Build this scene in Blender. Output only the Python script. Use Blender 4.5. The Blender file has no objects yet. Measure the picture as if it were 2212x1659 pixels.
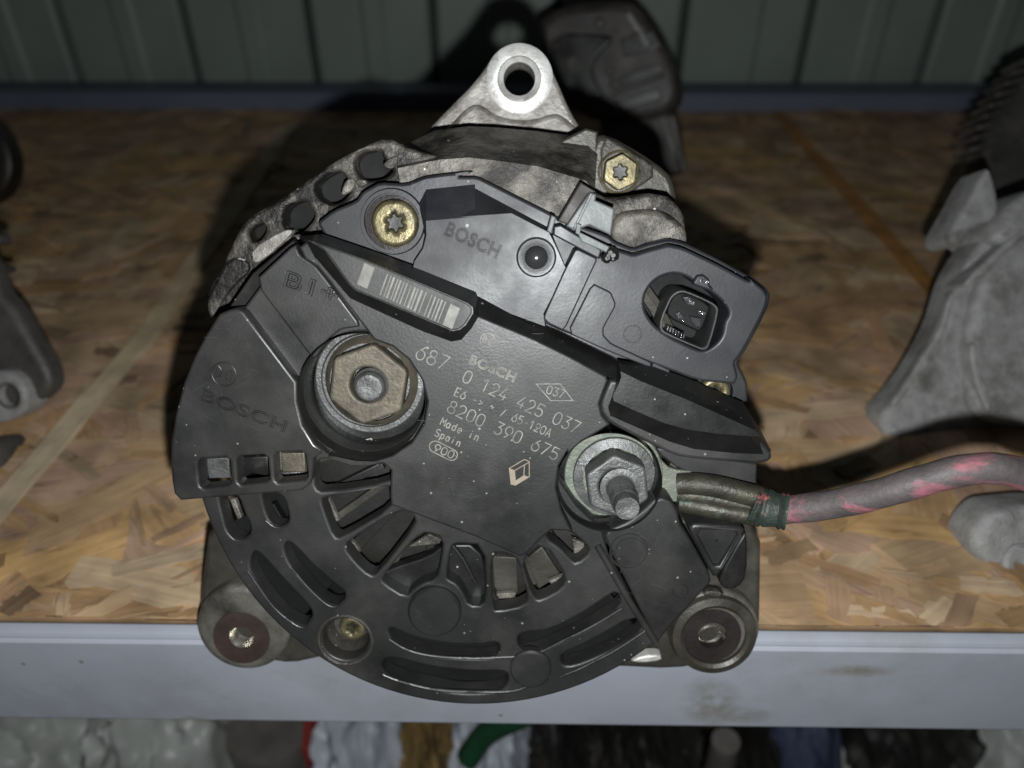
import bpy, bmesh, math, random
from mathutils import Vector, Matrix
from mathutils import geometry as mgeo

random.seed(7)
SC = bpy.context.scene
COL = SC.collection

# ------------------------------------------------------------------ camera
FPX = 1671.0                      # focal length in units of a 2212 px wide picture
CX, CY = 1106.0, 829.5
H = 0.190                         # camera height above the shelf board
PITCH = math.radians(36.6)
YAW = math.radians(0.9)
ROLL = math.radians(-0.15)
CAM = Vector((0.0, -0.724 * H, H))
M3 = (Matrix.Rotation(YAW, 3, 'Z') @ Matrix.Rotation(math.pi / 2 - PITCH, 3, 'X') @ Matrix.Rotation(ROLL, 3, 'Z'))
cd = bpy.data.cameras.new('camera')
cam = bpy.data.objects.new('camera', cd)
COL.objects.link(cam)
cam.matrix_world = Matrix.Translation(CAM) @ M3.to_4x4()
cd.sensor_width = 36.0
cd.lens = 36.0 * FPX / 2212.0
cd.clip_start = 0.005
cd.clip_end = 20
cd.dof.use_dof = True
cd.dof.focus_distance = 0.178
cd.dof.aperture_fstop = 10.5
SC.camera = cam

# ------------------------------------------------------------------ world + light
w = bpy.data.worlds.new('World')
SC.world = w
w.use_nodes = True
bg = w.node_tree.nodes['Background']
bg.inputs[0].default_value = (0.75, 0.85, 1.0, 1)
bg.inputs[1].default_value = 0.012
ld = bpy.data.lights.new('phone_flash', 'POINT')
ld.energy = 2.55
ld.color = (0.965, 0.99, 1.0)
ld.shadow_soft_size = 0.0022
flash = bpy.data.objects.new('phone_flash', ld)
COL.objects.link(flash)
flash.location = CAM + M3 @ Vector((0.0045, -0.0185, -0.001))
SC.view_settings.view_transform = 'Standard'
SC.view_settings.look = 'None'
SC.view_settings.exposure = 0.0
SC.view_settings.gamma = 1.0

# ------------------------------------------------------------------ picture -> place mapping
CROPS = {'': (0, 0, 1), 'A': (324, 54, .3174), 'B': (972.1, 54, .3418), 'C': (324, 486, .3174), 'D': (972.1, 486, .3418),
         'E': (324, 972, .3174), 'F': (972.1, 972, .3418), 'G': (864, 675, .22786), 'T': (918, 0, .3418)}
def px(c, pts):
    ox, oy, s = CROPS[c]
    return [(ox + s * u, oy + s * v) for u, v in pts]
def ray(p):
    return M3 @ Vector(((p[0] - CX) / FPX, (CY - p[1]) / FPX, -1))
EL = math.radians(23.0)
AZ = Vector((0, -math.cos(EL), math.sin(EL)))       # alternator axis, towards the viewer
AY = Vector((0, math.sin(EL), math.cos(EL)))
AX = Vector((1, 0, 0))
AO = CAM + 0.175 * ray((1010, 900))
MM = 0.001
def onplane(p, o, n):
    d = ray(p)
    return CAM + d * ((o - CAM).dot(n) / d.dot(n))
def P(p, z):
    """picture point -> alternator-local xy on the plane z mm in front of the cover face"""
    q = onplane(p, AO + AZ * z * MM, AZ) - AO
    return (q.dot(AX), q.dot(AY))
def PL(c, pts, z):
    return [P(p, z) for p in px(c, pts)]
def RL(c, r, z=0):
    """length r crop px -> metres on plane z near the middle of the face"""
    return r * CROPS[c][2] * (0.175 - z * MM * 0.96) / FPX
def S(p, z=0.0):
    return onplane(p, Vector((0, 0, z)), Vector((0, 0, 1)))
def V(p, y):
    return onplane(p, Vector((0, y, 0)), Vector((0, 1, 0)))
MALT = Matrix(((AX.x, AY.x, AZ.x, AO.x), (AX.y, AY.y, AZ.y, AO.y), (AX.z, AY.z, AZ.z, AO.z), (0, 0, 0, 1)))

# ------------------------------------------------------------------ materials
def mat(name, c1, c2=None, rough=0.5, metal=0.0, scale=150.0, detail=6.0, contrast=(0.35, 0.65), bump=0.15, bump_scale=900.0,
        specks=0.0, speck_col=(0.45, 0.44, 0.42), speck_scale=420.0, rough_var=0.12, spec=0.5, c3=None, c3_scale=60.0, c3_range=(0.55, 0.7), bdist=0.0004, c3_stretch=None):
    m = bpy.data.materials.new(name)
    m.use_nodes = True
    nt = m.node_tree; N = nt.nodes; Lk = nt.links
    b = N['Principled BSDF']
    tc = N.new('ShaderNodeTexCoord')
    def noise(sc, det=6.0, rg=0.55, off=0.0, stretch=None):
        n = N.new('ShaderNodeTexNoise'); n.inputs['Scale'].default_value = sc; n.inputs['Detail'].default_value = det
        n.inputs['Roughness'].default_value = rg
        if off:
            mp = N.new('ShaderNodeMapping'); mp.inputs['Location'].default_value = (off, off * 1.7, off * .3)
            if stretch: mp.inputs['Scale'].default_value = stretch
            Lk.new(tc.outputs['Object'], mp.inputs['Vector']); Lk.new(mp.outputs[0], n.inputs['Vector'])
        else:
            Lk.new(tc.outputs['Object'], n.inputs['Vector'])
        return n.outputs['Fac']
    def rng(v, a, bb, lo=0.0, hi=1.0):
        r = N.new('ShaderNodeMapRange'); r.inputs[1].default_value = a; r.inputs[2].default_value = bb
        r.inputs[3].default_value = lo; r.inputs[4].default_value = hi; Lk.new(v, r.inputs[0]); return r.outputs[0]
    def mix(f, a, bcol):
        x = N.new('ShaderNodeMix'); x.data_type = 'RGBA'
        Lk.new(f, x.inputs[0])
        for i, v in ((6, a), (7, bcol)):
            if isinstance(v, tuple): x.inputs[i].default_value = (*v, 1)
            else: Lk.new(v, x.inputs[i])
        return x.outputs[2]
    n1 = noise(scale, detail, 0.6)
    col = mix(rng(n1, *contrast), tuple(c1), tuple(c2 or c1))
    if c3:
        col = mix(rng(noise(c3_scale, 7, 0.65, 3.1, c3_stretch), *c3_range), col, tuple(c3))
    if specks > 0:
        v = N.new('ShaderNodeTexVoronoi'); v.inputs['Scale'].default_value = speck_scale
        Lk.new(tc.outputs['Object'], v.inputs['Vector'])
        g_ = N.new('ShaderNodeSeparateColor'); Lk.new(v.outputs['Color'], g_.inputs[0]); k_ = N.new('ShaderNodeMath'); k_.operation = 'MULTIPLY_ADD'; Lk.new(g_.outputs[1], k_.inputs[0]); k_.inputs[1].default_value = 3.0; k_.inputs[2].default_value = .7
        kd = N.new('ShaderNodeMath'); kd.operation = 'MULTIPLY'; Lk.new(v.outputs['Distance'], kd.inputs[0]); Lk.new(k_.outputs[0], kd.inputs[1]); d = rng(kd.outputs[0], 0.1, 0.2, 1, 0)
        sx = N.new('ShaderNodeSeparateColor'); Lk.new(v.outputs['Color'], sx.inputs[0]); sel = rng(sx.outputs[0], 1 - specks, 1 - specks + .01)
        mm = N.new('ShaderNodeMath'); mm.operation = 'MULTIPLY'; Lk.new(d, mm.inputs[0]); Lk.new(sel, mm.inputs[1])
        col = mix(mm.outputs[0], col, tuple(speck_col))
    Lk.new(col, b.inputs['Base Color'])
    Lk.new(rng(noise(scale * .7, 5, .6, 1.3), .3, .7, rough - rough_var, rough + rough_var), b.inputs['Roughness'])
    b.inputs['Metallic'].default_value = metal
    b.inputs['Specular IOR Level'].default_value = spec
    if bump > 0:
        bp = N.new('ShaderNodeBump'); bp.inputs['Strength'].default_value = bump; bp.inputs['Distance'].default_value = bdist
        Lk.new(noise(bump_scale, 5, .6, .7), bp.inputs['Height']); Lk.new(bp.outputs[0], b.inputs['Normal'])
    return m

PLAST = mat('black_moulded_plastic', (.012, .012, .0118), (.021, .021, .0205), .45, scale=60, bump=.4, bump_scale=1500, bdist=.0001,
            specks=.15, speck_col=(.22, .22, .21), speck_scale=700, c3=(.055, .053, .049), c3_scale=26, c3_range=(.46, .82), rough_var=.17)
PLASTD = mat('grimy_shaded_plastic', (.007, .007, .0068), (.013, .0128, .0122), .36, scale=120, bump=.35, bump_scale=1200, bdist=.0001,
             specks=.2, speck_col=(.3, .29, .27), speck_scale=600, c3=(.026, .0245, .022), c3_scale=55)  # darker copy of the moulding plastic: shade of slopes and recesses in its colour
REGUL = mat('grey_regulator_plastic', (.017, .0178, .019), (.028, .0292, .031), .46, scale=80, bump=.3, bump_scale=1300, bdist=.0001,
            specks=.08, speck_col=(.3, .3, .3), speck_scale=640, c3=(.010, .0112, .017), c3_scale=45, c3_range=(.48, .7), rough_var=.12, spec=.42)
ALU = mat('weathered_cast_aluminium', (.2, .185, .16), (.07, .063, .052), .5, .3, scale=190, bump=.9, bump_scale=700, bdist=.0005,
          c3=(.024, .021, .018), c3_scale=85, c3_range=(.45, .6), specks=.12, speck_col=(.55, .5, .46), speck_scale=700)
ALUB = mat('machined_aluminium_flash_white', (.8, .8, .78), (.5, .49, .46), .4, .35, scale=190, bump=.4, bump_scale=900, bdist=.0003,
           c3=(.25, .23, .2), c3_scale=110, c3_range=(.58, .75))  # machined metal, base colour whitened to stand for the blown-out flash
ALUE = mat('pale_cast_aluminium_ear', (.36, .345, .32), (.2, .185, .165), .48, .3, scale=190, bump=.8, bump_scale=800, bdist=.0004, c3=(.085, .072, .055), c3_scale=85, c3_range=(.5, .68), specks=.12, speck_col=(.7, .68, .64), speck_scale=650)
ALUD = mat('oily_dark_aluminium', (.062, .058, .047), (.03, .028, .023), .46, .25, scale=90, bump=.4, bump_scale=900, bdist=.0003,
           c3=(.1, .092, .075), c3_scale=60, c3_range=(.55, .75))
RUSTY = mat('brown_rusted_steel_ring', (.055, .034, .03), (.036, .024, .021), .6, .2, scale=200, bump=.5, bump_scale=900, bdist=.0002)
BLACKD = mat('black_greasy_interior', (.006, .006, .0055), (.016, .0155, .013), .42, 0, scale=60, bump=.18, bump_scale=500, specks=.06, speck_scale=560, speck_col=(.2, .19, .17))
GRIT = mat('gritty_plastic', (.03, .028, .026), (.055, .05, .045), .5, 0, scale=200, bump=.8, bump_scale=700, specks=.4, speck_col=(.34, .3, .26), speck_scale=800)
ALUL = mat('stained_lug_aluminium', (.16, .153, .132), (.085, .08, .068), .5, .25, scale=110, bump=.7, bump_scale=700, bdist=.0004, c3=(.035, .032, .027), c3_scale=70, c3_range=(.52, .72))
PIT = mat('black_plastic_recess_shade', (.004, .004, .004), (.006, .006, .006), .6, 0, bump=0, spec=.2)  # near-black paints the shade inside openings; also the black contact block
ALUS = mat('blackened_cast_aluminium', (.17, .155, .135), (.055, .049, .042), .5, .3, scale=210, bump=1.0, bump_scale=600, bdist=.0006, c3=(.014, .0125, .011), c3_scale=95, c3_range=(.42, .55), specks=.12, speck_col=(.5, .42, .39), speck_scale=700)
DRK = mat('greasy_dark_metal_ring', (.028, .022, .02), (.02, .016, .015), .5, .2, scale=150, bump=.4)
GOLD = mat('yellow_zinc_steel', (.19, .16, .08), (.12, .105, .06), .42, .55, scale=260, bump=.4, c3=(.035, .032, .026), c3_scale=220, c3_range=(.48, .66))
STEEL = mat('dull_zinc_steel', (.15, .13, .095), (.1, .088, .068), .52, .4, scale=220, bump=.5, c3=(.045, .04, .033), c3_scale=110, c3_range=(.5, .72))
STEELG = mat('grey_zinc_steel', (.15, .155, .15), (.1, .1, .098), .46, .5, scale=220, bump=.55, bump_scale=1200, c3=(.055, .052, .05), c3_scale=120, c3_range=(.52, .72))
STEELB = mat('bright_worn_steel', (.7, .66, .58), (.45, .42, .36), .28, .9, scale=220, bump=.2)
BRASS = mat('verdigris_tinned_brass', (.2, .21, .17), (.12, .14, .11), .5, .3, scale=200, bump=.5, c3=(.09, .2, .155), c3_scale=90, c3_range=(.6, .75))
BRASSD = mat('dark_tarnished_brass', (.07, .066, .046), (.035, .034, .026), .42, .4, scale=160, bump=.6, c3=(.08, .13, .1), c3_scale=110, c3_range=(.58, .72))
SHRINK = mat('green_pink_heat_shrink', (.016, .019, .016), (.036, .052, .043), .5, 0, scale=190, bump=.9, bump_scale=600, bdist=.0005, c3=(.3, .09, .09), c3_scale=120, c3_range=(.53, .58))
CABLE = mat('dusty_pink_cable_sheath', (.055, .048, .048), (.1, .082, .083), .62, 0, scale=120, bump=.7, bump_scale=700, bdist=.0004, c3=(.42, .12, .155), c3_scale=120, c3_range=(.51, .7), c3_stretch=(.25, 1, 1))
INK = mat('pale_laser_print', (.24, .23, .205), (.06, .058, .052), .6, 0, scale=260, contrast=(.42, .68), bump=0)
SCUFF = mat('pale_scuff', (.055, .054, .052), (.02, .02, .02), .6, 0, scale=400, bump=0)
INKB = mat('pale_barcode_print', (.2, .195, .17), (.13, .128, .112), .55, 0, scale=500, bump=0)
INKT = mat('tan_print', (.27, .22, .16), (.22, .18, .13), .6, 0, scale=400, bump=0)
LGREY = mat('light_grey_plastic', (.13, .14, .138), (.09, .097, .095), .5, 0, scale=150, bump=.3)
BRONZE = mat('brown_copper_strip', (.045, .038, .033), (.03, .026, .024), .6, .1, scale=150, bump=.3)
PAINT = mat('grey_painted_steel_beam', (.42, .445, .505), (.37, .395, .45), .5, 0, scale=22, bump=.16, bump_scale=420, bdist=.0003,
            c3=(.31, .31, .325), c3_scale=17, c3_range=(.54, .78), specks=.05, speck_col=(.2, .18, .16), speck_scale=170, rough_var=.1)
PAINTR = mat('blue_grey_painted_steel', (.15, .165, .225), (.12, .135, .19), .5, 0, scale=14, bump=.1)
STAIN = mat('ochre_oil_stain', (.30, .29, .25), (.2, .19, .13), .5, 0, scale=160, bump=.1)
SIDING = mat('grey_green_wall_sheet', (.27, .32, .28), (.225, .265, .235), .5, 0, scale=9, bump=.1, bump_scale=120, c3=(.19, .22, .195), c3_scale=5, c3_range=(.5, .75))
SIDEG = mat('dark_wall_joint', (.05, .055, .05), None, .7, 0, bump=0)
CAST = mat('pale_cast_aluminium_casing', (.37, .37, .362), (.25, .248, .24), .6, .12, scale=190, bump=.9, bump_scale=1100, bdist=.0006, c3=(.12, .115, .104), c3_scale=60, c3_range=(.5, .72), specks=.1, speck_col=(.55, .55, .54), speck_scale=380)
CASTD = mat('shadow_toned_cast_metal', (.1, .094, .088), (.05, .047, .044), .55, .2, scale=60, bump=.7, bump_scale=500, bdist=.0006, c3=(.03, .027, .024), c3_scale=40)  # base colour darkened so the castings sink into shadow
BKPL = mat('faded_black_unit_plastic', (.03, .026, .025), (.06, .052, .047), .5, 0, scale=70, bump=.6, c3=(.15, .13, .112), c3_scale=34, c3_range=(.5, .74))
# OSB strands: every strand has its own wood colour (colour attribute), the node adds grain
def osb_mat():
    m = bpy.data.materials.new('pressed_wood_strands'); m.use_nodes = True
    nt = m.node_tree; N = nt.nodes; Lk = nt.links; b = N['Principled BSDF']
    at = N.new('ShaderNodeAttribute'); at.attribute_name = 'wood'
    uv = N.new('ShaderNodeUVMap'); uv.uv_map = 'grain'
    mp = N.new('ShaderNodeMapping'); mp.inputs['Scale'].default_value = (14, 320, 1); Lk.new(uv.outputs[0], mp.inputs[0])
    n = N.new('ShaderNodeTexNoise'); n.inputs['Scale'].default_value = 1.6; n.inputs['Detail'].default_value = 7; n.inputs['Roughness'].default_value = .65
    Lk.new(mp.outputs[0], n.inputs['Vector'])
    r = N.new('ShaderNodeMapRange'); r.inputs[1].default_value = .28; r.inputs[2].default_value = .7; r.inputs[3].default_value = .76; r.inputs[4].default_value = 1.18
    Lk.new(n.outputs['Fac'], r.inputs[0])
    mul = N.new('ShaderNodeVectorMath'); mul.operation = 'SCALE'; Lk.new(at.outputs['Color'], mul.inputs[0]); Lk.new(r.outputs[0], mul.inputs['Scale'])
    mp3 = N.new('ShaderNodeMapping'); mp3.inputs['Scale'].default_value = (45, 150, 1); Lk.new(uv.outputs[0], mp3.inputs[0])
    n3 = N.new('ShaderNodeTexNoise'); n3.inputs['Scale'].default_value = 1.0; n3.inputs['Detail'].default_value = 4; n3.inputs['Distortion'].default_value = 1.2; Lk.new(mp3.outputs[0], n3.inputs['Vector'])
    r3 = N.new('ShaderNodeMapRange'); r3.inputs[1].default_value = .6; r3.inputs[2].default_value = .75; r3.inputs[3].default_value = 1.0; r3.inputs[4].default_value = .5
    Lk.new(n3.outputs['Fac'], r3.inputs[0])
    mul3 = N.new('ShaderNodeVectorMath'); mul3.operation = 'SCALE'; Lk.new(mul.outputs[0], mul3.inputs[0]); Lk.new(r3.outputs[0], mul3.inputs['Scale']); mul = mul3
    tc = N.new('ShaderNodeTexCoord')
    n2 = N.new('ShaderNodeTexNoise'); n2.inputs['Scale'].default_value = 42; n2.inputs['Detail'].default_value = 6; Lk.new(tc.outputs['Object'], n2.inputs['Vector'])
    r2 = N.new('ShaderNodeMapRange'); r2.inputs[1].default_value = .3; r2.inputs[2].default_value = .75; r2.inputs[3].default_value = 1.2; r2.inputs[4].default_value = .42
    Lk.new(n2.outputs['Fac'], r2.inputs[0])
    mul2 = N.new('ShaderNodeVectorMath'); mul2.operation = 'SCALE'; Lk.new(mul.outputs[0], mul2.inputs[0]); Lk.new(r2.outputs[0], mul2.inputs['Scale'])
    Lk.new(mul2.outputs[0], b.inputs['Base Color'])
    b.inputs['Roughness'].default_value = .5
    b.inputs['Specular IOR Level'].default_value = .4
    bp = N.new('ShaderNodeBump'); bp.inputs['Strength'].default_value = .35; bp.inputs['Distance'].default_value = .0006
    Lk.new(n.outputs['Fac'], bp.inputs['Height']); Lk.new(bp.outputs[0], b.inputs['Normal'])
    return m
OSB = osb_mat()

# ------------------------------------------------------------------ object helpers
def tag(o, label=None, cat=None, group=None, kind=None):
    if label: o['label'] = label
    if cat: o['category'] = cat
    if group: o['group'] = group
    if kind: o['kind'] = kind
    return o
def empty(name, loc=(0, 0, 0), mw=None):
    o = bpy.data.objects.new(name, None); COL.objects.link(o)
    o.empty_display_size = 0.02
    if mw is not None: o.matrix_world = mw
    else: o.location = loc
    return o
def link(name, me, m, parent=None):
    o = bpy.data.objects.new(name, me); COL.objects.link(o)
    if m is not None:
        me.materials.clear(); me.materials.append(m)
    if parent is not None: o.parent = parent
    return o
def finish(me, ang=32):
    me.shade_smooth()
    me.set_sharp_from_angle(angle=math.radians(ang))
    return me
def from_bm(bm, ang=32, weld=True):
    if weld: bmesh.ops.remove_doubles(bm, verts=bm.verts, dist=1e-6)
    bmesh.ops.recalc_face_normals(bm, faces=bm.faces)
    me = bpy.data.meshes.new('m'); bm.to_mesh(me); bm.free()
    return finish(me, ang)
def chaikin(pts, it=1, r=.25):
    for _ in range(it):
        q = []
        for i in range(len(pts)):
            a = pts[i]; b = pts[(i + 1) % len(pts)]
            q.append((a[0] + (b[0] - a[0]) * r, a[1] + (b[1] - a[1]) * r))
            q.append((a[0] + (b[0] - a[0]) * (1 - r), a[1] + (b[1] - a[1]) * (1 - r)))
        pts = q
    return pts
def circ(c, r, n=48, a0=0.0, ry=None):
    ry = ry or r
    return [(c[0] + r * math.cos(a0 + 2 * math.pi * i / n), c[1] + ry * math.sin(a0 + 2 * math.pi * i / n)) for i in range(n)]
def area2(p): return sum(p[i - 1][0] * p[i][1] - p[i][0] * p[i - 1][1] for i in range(len(p)))
def clean(p):
    q = []
    for v in p:
        if not q or math.dist(v, q[-1]) > 2e-5: q.append((v[0], v[1]))
    while len(q) > 3 and math.dist(q[0], q[-1]) < 2e-5: q.pop()
    return q if area2(q) > 0 else q[::-1]
def inset(p, d):
    """move a counter-clockwise outline inwards by d (outwards when negative)"""
    out = []; n = len(p)
    for i in range(n):
        a, b, c = p[i - 1], p[i], p[(i + 1) % n]
        d1 = Vector((b[0] - a[0], b[1] - a[1])).normalized(); d2 = Vector((c[0] - b[0], c[1] - b[1])).normalized()
        m = Vector((-(d1.y + d2.y), d1.x + d2.x))
        if m.length < 1e-6: m = Vector((-d1.y, d1.x))
        m.normalize(); k = max(.55, m.dot(Vector((-d1.y, d1.x))))
        out.append((b[0] + m.x * d / k, b[1] + m.y * d / k))
    return out
def inside(pt, poly):
    x, y = pt; c = False; j = len(poly) - 1
    for i in range(len(poly)):
        a = poly[i]; b = poly[j]
        if (a[1] > y) != (b[1] > y) and x < (b[0] - a[0]) * (y - a[1]) / (b[1] - a[1]) + a[0]: c = not c
        j = i
    return c
def cap_tris(outer, holes):
    vs = []; es = []
    for lp in [outer] + holes:
        k = len(vs); n = len(lp)
        vs += [Vector((p[0] * 1000, p[1] * 1000)) for p in lp]; es += [(k + i, k + (i + 1) % n) for i in range(n)]
    V2, _, F2, *_r = mgeo.delaunay_2d_cdt(vs, es, [], 0, 1e-6)
    o_ = [(p[0] * 1000, p[1] * 1000) for p in outer]; h_ = [[(p[0] * 1000, p[1] * 1000) for p in h] for h in holes]
    fs = []
    for f in F2:
        c = (sum(V2[i].x for i in f) / 3, sum(V2[i].y for i in f) / 3)
        if inside(c, o_) and not any(inside(c, h) for h in h_): fs.append(f)
    return [(v.x / 1000, v.y / 1000) for v in V2], fs
def plate_mesh(outer, holes, zt, zb, bev=.3, res=2):
    """plate with holes; outlines in metres, z in mm; rounded front edges, flat faces"""
    outer = clean(outer); holes = [clean(h) for h in holes]
    bv = min(bev, (zt - zb) * .45)
    bm = bmesh.new(); steps = [(0, zb), (0, zt - bv)] + [(bv * (1 - math.cos(math.pi / 2 * k / (res + 1))), zt - bv + bv * math.sin(math.pi / 2 * k / (res + 1))) for k in range(1, res + 2)]
    tops = []
    for li, lp in enumerate([outer] + holes):
        sg = 1 if li == 0 else -1; R = []
        for d, z in steps:
            q = inset(lp, sg * d * MM) if d else lp
            R.append([bm.verts.new((x, y, z * MM)) for x, y in q])
        tops.append(inset(lp, sg * bv * MM)); n = len(lp)
        for u, v in zip(R, R[1:]):
            for i in range(n):
                j = (i + 1) % n
                f = bm.faces.new((u[i], u[j], v[j], v[i]) if sg > 0 else (u[j], u[i], v[i], v[j])); f.smooth = True
    for loops, z, up in ((tops, zt, True), ([outer] + holes, zb, False)):
        V2, F2 = cap_tris(loops[0], loops[1:])
        vs = [bm.verts.new((x, y, z * MM)) for x, y in V2]
        for f in F2:
            t = [vs[i] for i in f]
            a_, b_, c_ = (V2[i] for i in f)
            ccw = (b_[0] - a_[0]) * (c_[1] - a_[1]) - (b_[1] - a_[1]) * (c_[0] - a_[0]) > 0
            g = bm.faces.new(t if ccw == up else t[::-1]); g.smooth = False
    for v in [v for v in bm.verts if not v.link_faces]: bm.verts.remove(v)
    me = bpy.data.meshes.new('m'); bm.to_mesh(me); bm.free()
    me.set_sharp_from_angle(angle=math.radians(38))
    return me
def plate(name, outer, holes, zt, zb, m, parent, bev=.3, res=2):
    return link(name, plate_mesh(outer, holes, zt, zb, bev, res), m, parent)
def resample(pts, n):
    """closed polygon -> n points, keeping arc-length parametrisation"""
    L = []; tot = 0
    for i in range(len(pts)):
        a = pts[i]; b = pts[(i + 1) % len(pts)]
        d = math.dist(a, b); L.append(d); tot += d
    out = []
    for k in range(n):
        s = tot * k / n; i = 0
        while s > L[i] + 1e-12: s -= L[i]; i += 1
        a = pts[i]; b = pts[(i + 1) % len(pts)]; t = s / L[i] if L[i] else 0
        out.append((a[0] + (b[0] - a[0]) * t, a[1] + (b[1] - a[1]) * t))
    return out
def loft(name, rings, m, parent, bev=.5, seg=2, cap=True, ang=32):
    """rings: list of lists of (x,y,z[mm]) with the same count; sides between them, the last one capped"""
    bm = bmesh.new(); R = []
    for r in rings: R.append([bm.verts.new((p[0], p[1], p[2] * MM)) for p in r])
    n = len(rings[0])
    for a, b in zip(R, R[1:]):
        for i in range(n): bm.faces.new((a[i], a[(i + 1) % n], b[(i + 1) % n], b[i]))
    if cap: bmesh.ops.triangulate(bm, faces=[bm.faces.new(R[-1])]) if False else bm.faces.new(R[-1])
    if bev:
        es = [e for e in bm.edges if len(e.link_faces) == 2 and e.calc_face_angle(0) > .3]
        bmesh.ops.bevel(bm, geom=es, offset=bev * MM, segments=seg, affect='EDGES', profile=.6, clamp_overlap=True)
    return link(name, from_bm(bm, ang), m, parent)
def lathe(name, c, prof, m, parent, n=48, a0=0.0, ang=32, close=False):
    """profile [(r_m, z_mm)...] spun round the local z axis at c"""
    bm = bmesh.new(); R = []
    for r, z in prof:
        if r <= 1e-9: R.append([bm.verts.new((c[0], c[1], z * MM))])
        else: R.append([bm.verts.new((c[0] + r * math.cos(a0 + 2 * math.pi * i / n), c[1] + r * math.sin(a0 + 2 * math.pi * i / n), z * MM)) for i in range(n)])
    if close: R.append(R[0])
    for a, b in zip(R, R[1:]):
        for i in range(n):
            j = (i + 1) % n
            if len(a) == 1 and len(b) == 1: continue
            if len(a) == 1: bm.faces.new((a[0], b[j], b[i]))
            elif len(b) == 1: bm.faces.new((a[i], a[j], b[0]))
            else: bm.faces.new((a[i], a[j], b[j], b[i]))
    return link(name, from_bm(bm, ang), m, parent)
def tube_mesh(path, r, n=16, caps=True):
    bm = bmesh.new(); R = []
    up = Vector((0, 0, 1)); rr = r if isinstance(r, (list, tuple)) else [r] * len(path)
    for i, p in enumerate(path):
        p = Vector(p); t = (Vector(path[min(i + 1, len(path) - 1)]) - Vector(path[max(i - 1, 0)])).normalized()
        a = t.cross(up)
        if a.length < 1e-4: a = t.cross(Vector((0, 1, 0)))
        a.normalize(); b = t.cross(a)
        R.append([bm.verts.new(p + (a * math.cos(2 * math.pi * k / n) + b * math.sin(2 * math.pi * k / n)) * rr[i]) for k in range(n)])
    for a, b in zip(R, R[1:]):
        for k in range(n): bm.faces.new((a[k], a[(k + 1) % n], b[(k + 1) % n], b[k]))
    if caps: bm.faces.new(R[0]); bm.faces.new(R[-1])
    return from_bm(bm, 45)
def spline(pts, sub=8):
    P_ = [Vector(p) for p in pts]; out = []
    for i in range(len(P_) - 1):
        p0 = P_[max(i - 1, 0)]; p1 = P_[i]; p2 = P_[i + 1]; p3 = P_[min(i + 2, len(P_) - 1)]
        for k in range(sub):
            t = k / sub
            out.append(.5 * ((2 * p1) + (p2 - p0) * t + (2 * p0 - 5 * p1 + 4 * p2 - p3) * t * t + (3 * p1 - p0 - 3 * p2 + p3) * t ** 3))
    out.append(P_[-1]); return out
def box_mesh(x0, x1, y0, y1, z0, z1, bev=0.0, seg=2):
    bm = bmesh.new()
    bmesh.ops.create_cube(bm, size=1)
    for v in bm.verts: v.co = ((x0 + x1) / 2 + v.co.x * (x1 - x0), (y0 + y1) / 2 + v.co.y * (y1 - y0), (z0 + z1) / 2 + v.co.z * (z1 - z0))
    if bev: bmesh.ops.bevel(bm, geom=list(bm.edges), offset=bev, segments=seg, affect='EDGES')
    return from_bm(bm)
def strokes(name, lines, width, z, m, parent, lift=.06):
    """flat printed strokes: polylines (local metres) -> mitred ribbons at z mm"""
    bm = bmesh.new(); hw = width / 2; k = 0
    for ln in lines:
        pts = [Vector(p) for p in ln]
        closed = (pts[0] - pts[-1]).length < 1e-9 and len(pts) > 2
        if closed: pts = pts[:-1]
        n = len(pts); prev = []
        for i in range(n):
            a = pts[i - 1] if (i > 0 or closed) else None
            b = pts[(i + 1) % n] if (i < n - 1 or closed) else None
            d1 = (pts[i] - a).normalized() if a is not None else None
            d2 = (b - pts[i]).normalized() if b is not None else None
            d = ((d1 or d2) + (d2 or d1)); d = d.normalized() if d.length > 1e-6 else (d1 or d2)
            nn = Vector((-d.y, d.x)); ref = d1 or d2
            c = max(.5, abs(nn.dot(Vector((-ref.y, ref.x)))))
            zz = (z + lift + .003 * (k % 3)) * MM
            q1 = pts[i] + nn * hw / c; q2 = pts[i] - nn * hw / c
            prev.append((bm.verts.new((q1.x, q1.y, zz)), bm.verts.new((q2.x, q2.y, zz))))
        for i in range(n if closed else n - 1):
            a = prev[i]; b = prev[(i + 1) % n]
            bm.faces.new((a[0], a[1], b[1], b[0]))
        k += 1
    me = bpy.data.meshes.new('m'); bm.normal_update()
    for f in bm.faces:
        if f.normal.z < 0: f.normal_flip()
    bm.to_mesh(me); bm.free()
    return link(name, me, m, parent)

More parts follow.
